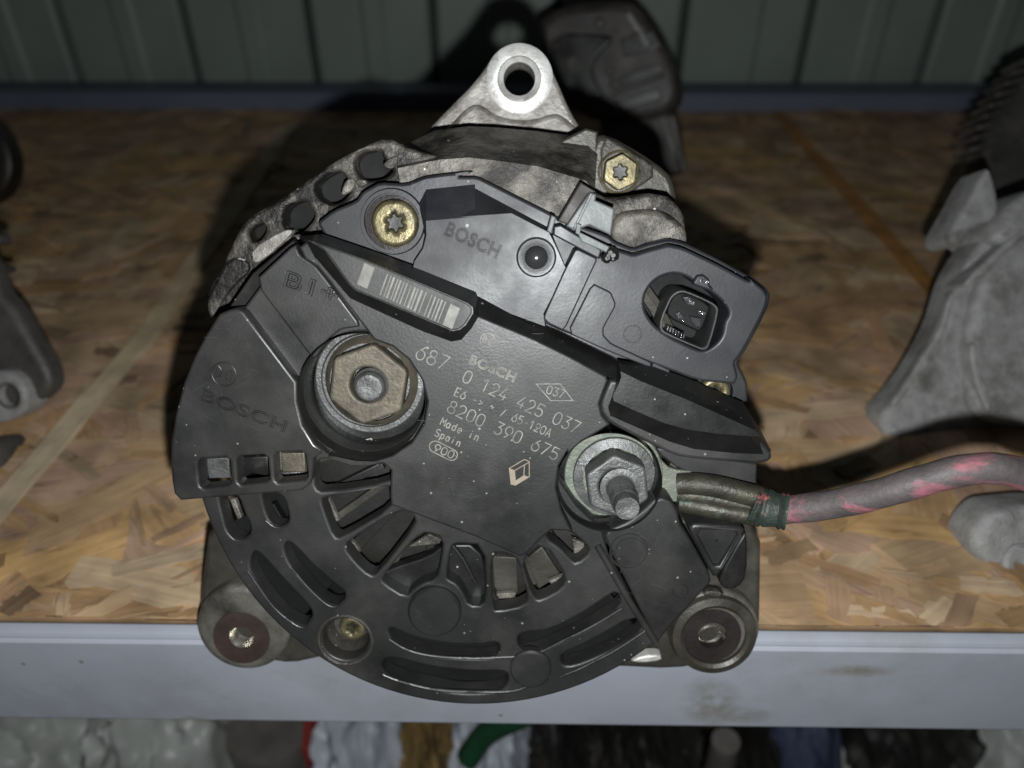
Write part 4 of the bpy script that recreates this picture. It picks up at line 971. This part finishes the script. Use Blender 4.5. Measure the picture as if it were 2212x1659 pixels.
SHINY = mat('glossy_wet_contact_plastic', (.12, .12, .13), (.3, .3, .31), .16, .8, scale=300, bump=.6, bump_scale=500)
for q in ([(1465, 450), (1510, 450), (1570, 500), (1560, 525), (1490, 505)], [(1560, 535), (1640, 560), (1625, 580), (1570, 570)], [(1425, 560), (1450, 545), (1500, 590), (1500, 640), (1440, 590)], [(1515, 575), (1610, 590), (1600, 660), (1560, 655), (1525, 615)]):
    p_ = PL('D', q, zreg); loft('contact_pin', [[(*a, zreg - 3.0) for a in p_], [(*a, zreg - 1.4) for a in scale_pts(p_, .7)]], SHINY, blk2, .35, 3)
for i in range(7):
    p0 = (1380 + i * 17, 640 + i * 9); loft('socket_tooth', [[(*a, z) for a in PL('D', [(p0[0], p0[1]), (p0[0] + 9, p0[1] + 4), (p0[0] + 2, p0[1] + 34), (p0[0] - 7, p0[1] + 30)], zreg - 2)] for z in (zreg - 6, zreg - 3)], SHINY, blk2, .1)
clip = plate('locking_clip', chaikin(PL('D', [(1560, 318), (1600, 312), (1640, 345), (1640, 380), (1665, 405), (1650, 420), (1540, 380), (1535, 360)], zreg + 1.2), 1, .15), [], zreg + 1.6, zreg - 1, REGUL, cside, .5)
plate('clip_window', PL('D', [(1585, 335), (1635, 355), (1628, 380), (1580, 360)], zreg + 1.7), [], zreg + 1.75, zreg + 1.3, SHINY, clip, .1)
# left regulator screw with recessed seat
s1 = P(px('A', [(1640, 1340)])[0], -8)
seat = lathe('screw_seat', s1, [(RL('A', 215, -9), -10.7), (RL('A', 205, -9), -9.4), (RL('A', 182, -9), -9.4), (RL('A', 180, -9), -10.4), (0, -10.42)], REGUL, reg, 56)
screw('regulator_screw', P(px('A', [(1662, 1350)])[0], -7), RL('A', 152, -7), -7.0, GOLD, alt, False, .5, 6, .38)
lathe('screw_washer', P(px('A', [(1650, 1350)])[0], -9), [(RL('A', 178, -9), -10.4), (RL('A', 178, -9), -9.5), (RL('A', 140, -9), -9.3)], DRK, reg, 48)
# right regulator screw, half hidden by the ridge
st2 = P(px('D', [(1672, 1058)])[0], -8)
lathe('screw_seat', st2, [(RL('D', 132, -8), -10.6), (RL('D', 124, -8), -8), (RL('D', 116, -8), -8), (RL('D', 114, -8), -10.2), (0, -10.25)], REGUL, reg, 48)
screw('regulator_screw', st2, RL('D', 100, -8), -7.2, GOLD, alt, False)
# vent ball
BALL = mat('satin_dark_ball', (.03, .03, .032), (.04, .04, .042), .3, .1, scale=200, bump=.1)
vb = P(px('B', [(545, 1468)])[0], zreg)
lathe('vent_cup', vb, [(RL('B', 126), zreg - .3), (RL('B', 122), zreg + .5), (RL('B', 112), zreg + .75), (RL('B', 96), zreg + .7), (RL('B', 70), zreg + .5)], REGUL, rp, 48)
lathe('vent_ball', vb, [(RL('B', 76), zreg + .2), (RL('B', 70), zreg + 1.0), (RL('B', 52), zreg + 1.9), (RL('B', 28), zreg + 2.5), (0, zreg + 2.7)], BALL, rp, 40)
font_text('raised_letters', 'BOSCH', (958, 508), (1072, 560), 31, zreg + .03, REGUL, rp, '', depth=.22, outline=.04)
# grey plug with brown strip at the regulator's top edge
plug = plate('grey_plug', PL('B', [(885, 1052), (925, 1072), (918, 1108), (1040, 1160), (1015, 1330), (880, 1265), (790, 1298), (732, 1272)], -6), [], -5.5, -11, LGREY, reg, .4)
plate('plug_rib', PL('B', [(885, 1060), (905, 1066), (800, 1280), (778, 1285)], -5), [], -4.8, -6, LGREY, plug, .2)
plate('plug_rib', PL('B', [(800, 1250), (830, 1262), (820, 1330), (792, 1315)], -4.5), [], -4.2, -7, LGREY, plug, .2)
plate('copper_strip', PL('B', [(825, 992), (925, 1055), (870, 1070), (745, 1262), (680, 1240)], -7), [], -6.6, -12, BRONZE, reg, .4)
plate('plug_shelf', PL('B', [(655, 1270), (700, 1262), (960, 1420), (940, 1480), (650, 1328)], zreg), [], zreg + .4, -10, REGUL, reg, .4)
plate('plug_shelf', PL('B', [(640, 1200), (670, 1215), (640, 1320), (612, 1300)], zreg), [], zreg + .6, -10, LGREY, reg, .3)
gp = plate('grey_tab', PL('B', [(800, 1300), (1010, 1400), (990, 1440), (830, 1370)], zreg + 1), [], zreg + 1.2, -9, LGREY, plug, .3)
for i in range(7):
    c = px('B', [(random.gauss(1005, 25), random.gauss(1460, 22))])[0]; q = P(c, zreg)
    r = random.uniform(.0006, .0013)
    loft('grease_lump', [[(q[0] + r * s * math.cos(t) * random.uniform(.8, 1.2), q[1] + r * s * math.sin(t) * random.uniform(.8, 1.2), z) for t in [k * math.pi / 5 for k in range(10)]] for s, z in ((1.2, zreg - .6), (1, zreg + .8), (.4, zreg + 1.4))], BLACKD, reg, .0)

# pulley at the far end, resting on the board
pc = (ic[0], ic[1])
lathe('pulley', pc, [(0, -112), (.02, -112), (.026, -111), (.026, -108), (.024, -106), (.026, -104), (.024, -102), (.026, -100), (.024, -98), (.026, -96), (.026, -92), (.02, -90), (.012, -84)], CASTD, alt, 56)

# ================================================================== NEIGHBOURS ON THE SHELF
def frame(p0, z0=0.0, el=20.0, az=0.0):
    """object frame: x right, y up the front face, z out of the front face"""
    o = S(p0, z0); R = Matrix.Rotation(math.radians(az), 3, 'Z'); e = math.radians(el)
    x = R @ Vector((1, 0, 0)); z = R @ Vector((0, -math.cos(e), math.sin(e))); y = z.cross(x)
    return Matrix(((x.x, y.x, z.x, o.x), (x.y, y.y, z.y, o.y), (x.z, y.z, z.z, o.z), (0, 0, 0, 1)))
def FP(M, pts, z=0.0):
    inv = M.inverted(); n = Vector((M[0][2], M[1][2], M[2][2])); o = M.translation + n * z * MM
    out = []
    for p in pts:
        q = inv @ onplane(p, o, n); out.append((q.x, q.y))
    return out
def T4(pts): return [(u * .4878 - 34, 216 + v * .4878) for u, v in pts]     # left edge crop
def T3(pts): return [(1566 + u * .716, 108 + v * .716) for u, v in pts]  # right edge crop

# right: pale cast casing
Mr = frame((1905, 948), .0005, 35, 8)
rc_ = empty('cast_casing', mw=Mr); tag(rc_, 'pale grey cast aluminium casing with toothed rim at the right edge', 'casing')
body = FP(Mr, [(1905, 905), (1912, 885), (1975, 815), (2018, 745), (2045, 690), (2058, 650), (2068, 612), (2095, 560), (2130, 512), (2180, 470), (2260, 430), (2500, 420), (2560, 700), (2500, 980), (2212, 965), (1968, 955), (1916, 945)])
cb_ = plate('casing_body', chaikin(body, 1), [], 0, -14, CAST, rc_, 3.0, 4)
plate('casing_step', chaikin(FP(Mr, [(2090, 900), (2085, 800), (2080, 720), (2110, 600), (2180, 520), (2300, 470), (2500, 480), (2500, 940), (2200, 930)], 2), 2), [], 5, -5, CAST, cb_, 4, 4)
plate('casing_bracket', chaikin(FP(Mr, [(2048, 505), (2075, 460), (2128, 362), (2142, 372), (2158, 440), (2150, 478), (2100, 490), (2072, 535), (2050, 525)], 0), 1), [], 1, -14, CAST, rc_, 2.2, 3)
plate('casing_knuckle', chaikin(FP(Mr, [(2120, 520), (2165, 450), (2215, 410), (2270, 400), (2280, 470), (2180, 540)], 2), 2), [], 6, -20, CAST, rc_, 4, 3)
for q, h_ in (([(2052, 640), (2064, 625), (2040, 740), (1990, 815), (1935, 880), (1920, 880), (1975, 800), (2030, 715)], 1.6), ([(2096, 745), (2112, 740), (2120, 800), (2146, 880), (2132, 890), (2104, 810)], 7), ([(2080, 610), (2200, 500), (2210, 512), (2094, 622)], 7)):
    plate('casing_rib', chaikin(FP(Mr, q, h_), 1), [], h_, -2, CAST, cb_, .8, 3)
# toothed rim further back
zt_ = -95
tr = FP(Mr, [(2150, 480), (2125, 380), (2130, 310), (2145, 255), (2185, 190), (2250, 140), (2400, 100), (2450, 480)], zt_)
plate('rim_body', chaikin(tr, 1), [], zt_, zt_ - 14, CASTD, rc_, 4, 3)
for i in range(9):
    t = i / 8; a = (2098 + 110 * t ** 1.4, 318 - 190 * t)
    q = FP(Mr, [(a[0], a[1]), (a[0] + 50, a[1] - 14), (a[0] + 54, a[1] - 2), (a[0] + 4, a[1] + 9)], zt_ + 5)
    plate('rim_tooth', q, [], zt_ + 5, zt_ - 10, CASTD, rc_, .7)
Mf = frame((2140, 1225), .0005, 30, 6)
ff = empty('aluminium_casting', mw=Mf); tag(ff, 'grey cast aluminium piece lying on the board under the cable at right', 'casing part')
fb = plate('foot_body', chaikin(FP(Mf, [(2112, 1150), (2124, 1130), (2150, 1104), (2180, 1094), (2400, 1080), (2420, 1265), (2230, 1262), (2190, 1250), (2130, 1225), (2105, 1190)]), 2), [], 0, -14, CAST, ff, 4, 4)
fcx = FP(Mf, [(2205, 1215)], 1)[0]
lathe('foot_boss', fcx, [(.0060, -6), (.0060, 1), (.0050, 2.2), (.0032, 2.2), (.0030, -3), (0, -3)], CAST, fb, 36)

# left: housing with its colour darkened into shadow, pale boss
Ml = frame((60, 905), .0005, 25, -8)
lh = empty('cast_housing', mw=Ml); tag(lh, 'dark cast housing with pale bored boss at the left edge', 'housing')
lb = plate('housing_body', chaikin(FP(Ml, T4([(-300, 700), (-100, 600), (10, 700), (50, 850), (125, 920), (195, 1050), (265, 1170), (292, 1225), (290, 1280), (230, 1340), (120, 1400), (-200, 1420), (-400, 1200)]), 0), 1), [], 0, -8, CASTD, lh, 3, 4)
bc = FP(Ml, T4([(105, 1310)]), 4)[0]; br = .00049
plate('pale_boss', chaikin(FP(Ml, T4([(-60, 1230), (60, 1190), (160, 1205), (215, 1320), (190, 1390), (100, 1430), (-60, 1440)]), 3), 1), [circ(bc, .0046, 32)], 5, -6, CAST, lh, 2, 3)
lathe('bore', bc, [(.0047, 4.5), (.0045, -5), (0, -5.2)], BLACKD, lh, 32)
for q in ([(-60, 580), (40, 590), (62, 625), (40, 645), (-60, 640)], [(-60, 730), (60, 735), (82, 760), (50, 775), (-60, 770)], [(-60, 480), (15, 490), (20, 510), (-60, 530)]):
    plate('housing_fin', chaikin(FP(Ml, T4(q), -18), 1), [], -18, -26, CASTD, lh, 1.5, 3)
# left, further back: black ring seen as an arc
Mk = frame((10, 470), .0005, 25, 0)
kr = lathe('black_ring', (0, 0), [(.026, -12), (.026, 0), (.024, 1.2), (.018, 1.2), (.017, -12)], BLACKD, None, 56)
kc = FP(Mk, [(-28, 345)])[0]
kr.matrix_world = Mk @ Matrix.Translation((kc[0] - .0125, kc[1], 0))
tag(kr, 'black round metal ring cut off by the left edge, farther back', 'ring')
# lower left: small dark lump at the edge
Ms = frame((-6, 1030), .0005, 30, 0)
sm_ = plate('metal_lump', chaikin(FP(Ms, [(-80, 960), (-18, 955), (-8, 985), (-6, 1010), (-18, 1035), (-80, 1040)]), 2), [], 0, -18, CASTD, None, 4, 4); sm_.matrix_world = Ms
tag(sm_, 'small dark metal knob at the left edge below the pale boss', 'knob')

# behind, upper right: old unit with faded black cover
Mu = frame((1440, 470), .0005, 18, -14)
bu = empty('spare_unit', mw=Mu); tag(bu, 'faded black electrical unit standing behind the alternator ear, out of focus', 'engine part')
ub = plate('unit_body', chaikin(FP(Mu, px('T', [(690, 140), (770, 90), (850, 40), (1000, 8), (1280, -5), (1380, 70), (1480, 205), (1550, 335), (1600, 450), (1612, 560), (1600, 640), (1535, 715), (1400, 760), (1250, 745), (1000, 760), (750, 500)])), 1), [], 0, -50, BKPL, bu, 6, 4)
plate('unit_panel', chaikin(FP(Mu, px('T', [(800, 210), (1160, 215), (1190, 260), (1060, 380), (1060, 480), (1150, 640), (900, 600), (800, 400)]), 2), 1), [], 3, -3, PLASTD, bu, 1.2, 3)
uc = FP(Mu, px('T', [(945, 402)]), 3)[0]
lathe('unit_rivet', uc, [(.0048, 2), (.0046, 3.6), (.0036, 4), (.0018, 3.6), (0, 3.4)], CASTD, bu, 32)
plate('unit_slot', FP(Mu, px('T', [(1200, 500), (1480, 400), (1520, 440), (1210, 560)]), 1), [], 1.6, -3, PLASTD, bu, .5)
plate('unit_edge', FP(Mu, px('T', [(1270, 90), (1300, 80), (1420, 280), (1395, 300)]), 1), [], 2.5, -2, CAST, bu, .6)
plate('unit_edge', FP(Mu, px('T', [(1180, 590), (1510, 465), (1515, 490), (1190, 615)]), 1), [], 3, -2, BKPL, bu, .8)
plate('unit_base', chaikin(FP(Mu, px('T', [(1100, 640), (1400, 700), (1570, 690), (1610, 780), (1620, 900), (1640, 1080), (1600, 1120), (1400, 1120), (1100, 1100)]), -8), 1), [], -8, -30, BKPL, bu, 5, 4)
for q in ([(1420, 760), (1465, 752), (1600, 1040), (1570, 1060)], [(1540, 730), (1580, 730), (1650, 1080), (1625, 1090)]):
    plate('unit_strut', FP(Mu, px('T', q), -5), [], -5, -9, CASTD, bu, .8)
plate('unit_slot', FP(Mu, px('T', [(1240, 250), (1440, 190), (1500, 300), (1260, 360)]), 1), [], 2.2, -3, PLASTD, bu, .6)
plate('unit_slot', FP(Mu, px('T', [(1200, 640), (1480, 560), (1500, 620), (1260, 700)]), 1), [], 2.0, -3, PLASTD, bu, .6)
for q in ((1165, 450), (1195, 530), (1100, 140), (1330, 230)):
    uc = FP(Mu, px('T', [q]), 3)[0]; lathe('unit_rivet', uc, [(.003, 0), (.0028, 2.6), (.002, 3), (0, 3)], CASTD, bu, 20)

# ================================================================== BELOW THE BEAM
ZL = -.34
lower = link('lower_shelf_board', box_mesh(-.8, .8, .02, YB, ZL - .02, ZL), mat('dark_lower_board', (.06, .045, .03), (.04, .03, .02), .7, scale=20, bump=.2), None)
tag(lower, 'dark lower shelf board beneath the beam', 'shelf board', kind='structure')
BAGW = mat('crumpled_white_plastic', (.5, .52, .49), (.4, .42, .39), .4, 0, scale=30, bump=.15, bump_scale=120)
BAGB = mat('crumpled_bluish_plastic', (.5, .53, .6), (.42, .45, .5), .4, 0, scale=30, bump=.15, bump_scale=120)
REDM = mat('red_plastic', (.34, .05, .04), (.27, .04, .035), .45, 0, bump=.1)
YELM = mat('ochre_fabric', (.32, .215, .07), (.12, .07, .025), .9, 0, scale=60, bump=.4)
GRNM = mat('green_tape', (.015, .085, .035), (.015, .065, .03), .5, 0, bump=.1)
BLUM = mat('navy_cloth', (.05, .065, .12), (.035, .045, .09), .7, 0, scale=40, bump=.3)
PARTM = mat('oily_scrap_metal', (.035, .033, .03), (.015, .015, .014), .6, .2, scale=60, bump=.6, bump_scale=200, c3=(.1, .09, .075), c3_scale=40)
PALEM = mat('pale_scrap_metal', (.3, .28, .26), (.2, .19, .17), .45, .4, scale=60, bump=.4, bump_scale=200)
from mathutils import noise as mnoise
def crumple(name, p, zc, rx, ry, rz, m, amp, freq, seed, ridge=True, sub=5):
    c = S(p, zc); bm = bmesh.new(); bmesh.ops.create_icosphere(bm, subdivisions=sub, radius=1)
    for v in bm.verts:
        d = v.co.normalized(); q = Vector((d.x * freq * .95 + d.z * .9, d.y * freq * .8, d.z * freq * .4)) + Vector((seed * 3.7, seed, -seed)); q += .35 * mnoise.noise_vector(q * 1.3)
        n = mnoise.fractal(q, 1.0, 2.0, 4)
        if ridge: n = .9 * (1 - 2.6 * abs(mnoise.noise(q)) ** .8) + .55 * (1 - 2.6 * abs(mnoise.noise(q * 2.1 + Vector((3, 1, 2)))) ** .8) + .25 * (1 - 2.4 * abs(mnoise.noise(q * 4.7)))
        k = 1 + amp * n
        v.co = Vector((d.x * rx * k, d.y * ry * k, d.z * rz * k))
    lowz = min(v.co.z for v in bm.verts)
    o = link(name, from_bm(bm, 60), m, None); o.location = c
    return o
def rest(o):
    """let it sit on the lower board"""
    z = min(v.co.z for v in o.data.vertices); o.location.z = ZL - z + .0005; return o
# the strip in view crosses heights from about -0.2 to -0.3; each thing is as tall as it must be to reach into it
def lowthing(name, x0, x1, m, amp, freq, seed, top=-.235, ymid=1622, label=None, cat=None, depth=.055, ridge=True):
    a = S((x0, ymid), top); b = S((x1, ymid), top)
    rx = (b.x - a.x) / 2; hz = (top + .02 - ZL) / 2
    o = crumple(name, ((x0 + x1) / 2, ymid), top, rx, depth, hz, m, amp, freq, seed, ridge)
    o.location.y += depth * .35
    rest(o); tag(o, label, cat); return o
lowthing('plastic_bag', -90, 215, BAGW, .16, 2.4, 1.3, label='grey white crumpled plastic bag at the lower left corner', cat='bag')
lowthing('plastic_bag', 190, 460, BAGW, .17, 2.6, 5.2, top=-.225, label='crumpled white plastic bag beside the black gap, lower left', cat='bag')
def cyl_thing(name, x, r, m, top, lab, cat, lean=0):
    c = S((x, 1640), top)
    o = lathe(name, (0, 0), [(0, 0), (r, 0), (r, 8), (r * .93, 12), (r, 16), (r * .93, 20), (r, 24), (r, (top - ZL) / MM - 6), (r * .93, (top - ZL) / MM), (r * .3, (top - ZL) / MM), (0, (top - ZL) / MM - 4)], m, None, 40)
    o.location = (c.x, c.y + r * .8, ZL + .0005); o.rotation_euler = (0, 0, 0); tag(o, lab, cat); return o
cyl_thing('metal_can', 562, .026, PALEM, -.235, 'dull metal cylinder left of the red object under the beam', 'can')
lowthing('dark_scrap', 430, 545, PARTM, .25, 3, 8.8, top=-.27, label='black oily scrap part beside the crumpled white bag', cat='scrap metal')
def box_thing(name, x0, x1, m, top, depth, lab, cat, rz=0, bev=.006, dy=.0):
    a = S((x0, 1630), top); b = S((x1, 1630), top)
    hw = (b.x - a.x) / 2
    o = link(name, box_mesh(-hw, hw, -depth / 2, depth / 2, 0, top - ZL, bev, 3), m, None)
    o.location = ((a.x + b.x) / 2, a.y + depth / 2 + dy, ZL + .0005); o.rotation_euler = (0, 0, math.radians(rz)); tag(o, lab, cat); return o
box_thing('red_container', 632, 668, REDM, -.225, .05, 'narrow red container under the beam next to the bluish bag', 'container', 8)
lowthing('plastic_bag', 660, 915, BAGB, .13, 2.6, 11.4, top=-.225, label='bluish white crumpled plastic bag beside the red container', cat='bag')
yl = lowthing('ochre_cloth', 865, 975, YELM, .2, 3.2, 2.2, top=-.22, label='ochre brown cloth bundle between the two bluish bags', cat='cloth', depth=.04)
lowthing('plastic_bag', 960, 1150, BAGB, .12, 2.8, 4.4, top=-.232, label='bluish plastic bag with a green strip across it', cat='bag')
ga = V((1010, 1640), .07); gb = V((1100, 1570), .07)
gs = link('green_strip', tube_mesh(spline([ga, (ga + gb) / 2 + Vector((0, .004, .003)), gb + (gb - ga) * .4], 6), .0062, 10), GRNM); tag(gs, 'short dark green strip lying across the bluish bag', 'strip')
for i, (x0, x1, s, t) in enumerate(((1140, 1290, 21.1, -.25), (1270, 1400, 22.7, -.262), (1380, 1500, 23.9, -.25))):
    lowthing('engine_scrap', x0, x1, PARTM, .28, 3.4, s, top=t, label=('dark greasy engine part just right of the bluish bag', 'dark greasy engine part second from the bluish bag', 'dark greasy engine part left of the pale metal rod')[i], cat='scrap metal', group=None) if False else tag(lowthing('engine_scrap', x0, x1, PARTM, .28, 3.4, s, top=t), ('dark greasy engine part just right of the bluish bag', 'dark greasy engine part second from the bluish bag', 'dark greasy engine part left of the pale metal rod')[i], 'scrap metal')
ra = V((1545, 1700), .08); rb = V((1568, 1600), .08)
rd = link('metal_rod', tube_mesh([ra, rb], [.0085, .0075], 14), PALEM); tag(rd, 'pale leaning metal rod under the beam at right', 'rod')
tag(lowthing('engine_scrap', 1570, 1650, PARTM, .3, 3.0, 31.3, top=-.25), 'dark lump of scrap between the pale rod and navy cloth', 'scrap metal')
tag(lowthing('navy_cloth', 1620, 1830, BLUM, .1, 2.0, 3.4, top=-.235), 'dark navy cloth heap under the beam at right', 'cloth')
tag(lowthing('engine_scrap', 1870, 2090, PARTM, .25, 3.0, 37.2, top=-.24), 'dark scrap heap between the white plate and corner bag', 'scrap metal')
box_thing('white_plate', 1790, 1842, BAGW, -.262, .02, 'small bright white plate under the beam at far right', 'plate', -14, .003, -.012)
tag(lowthing('plastic_bag', 2070, 2300, BAGW, .1, 2.2, 6.6, top=-.235), 'grey green plastic bag in the lower right corner', 'bag')
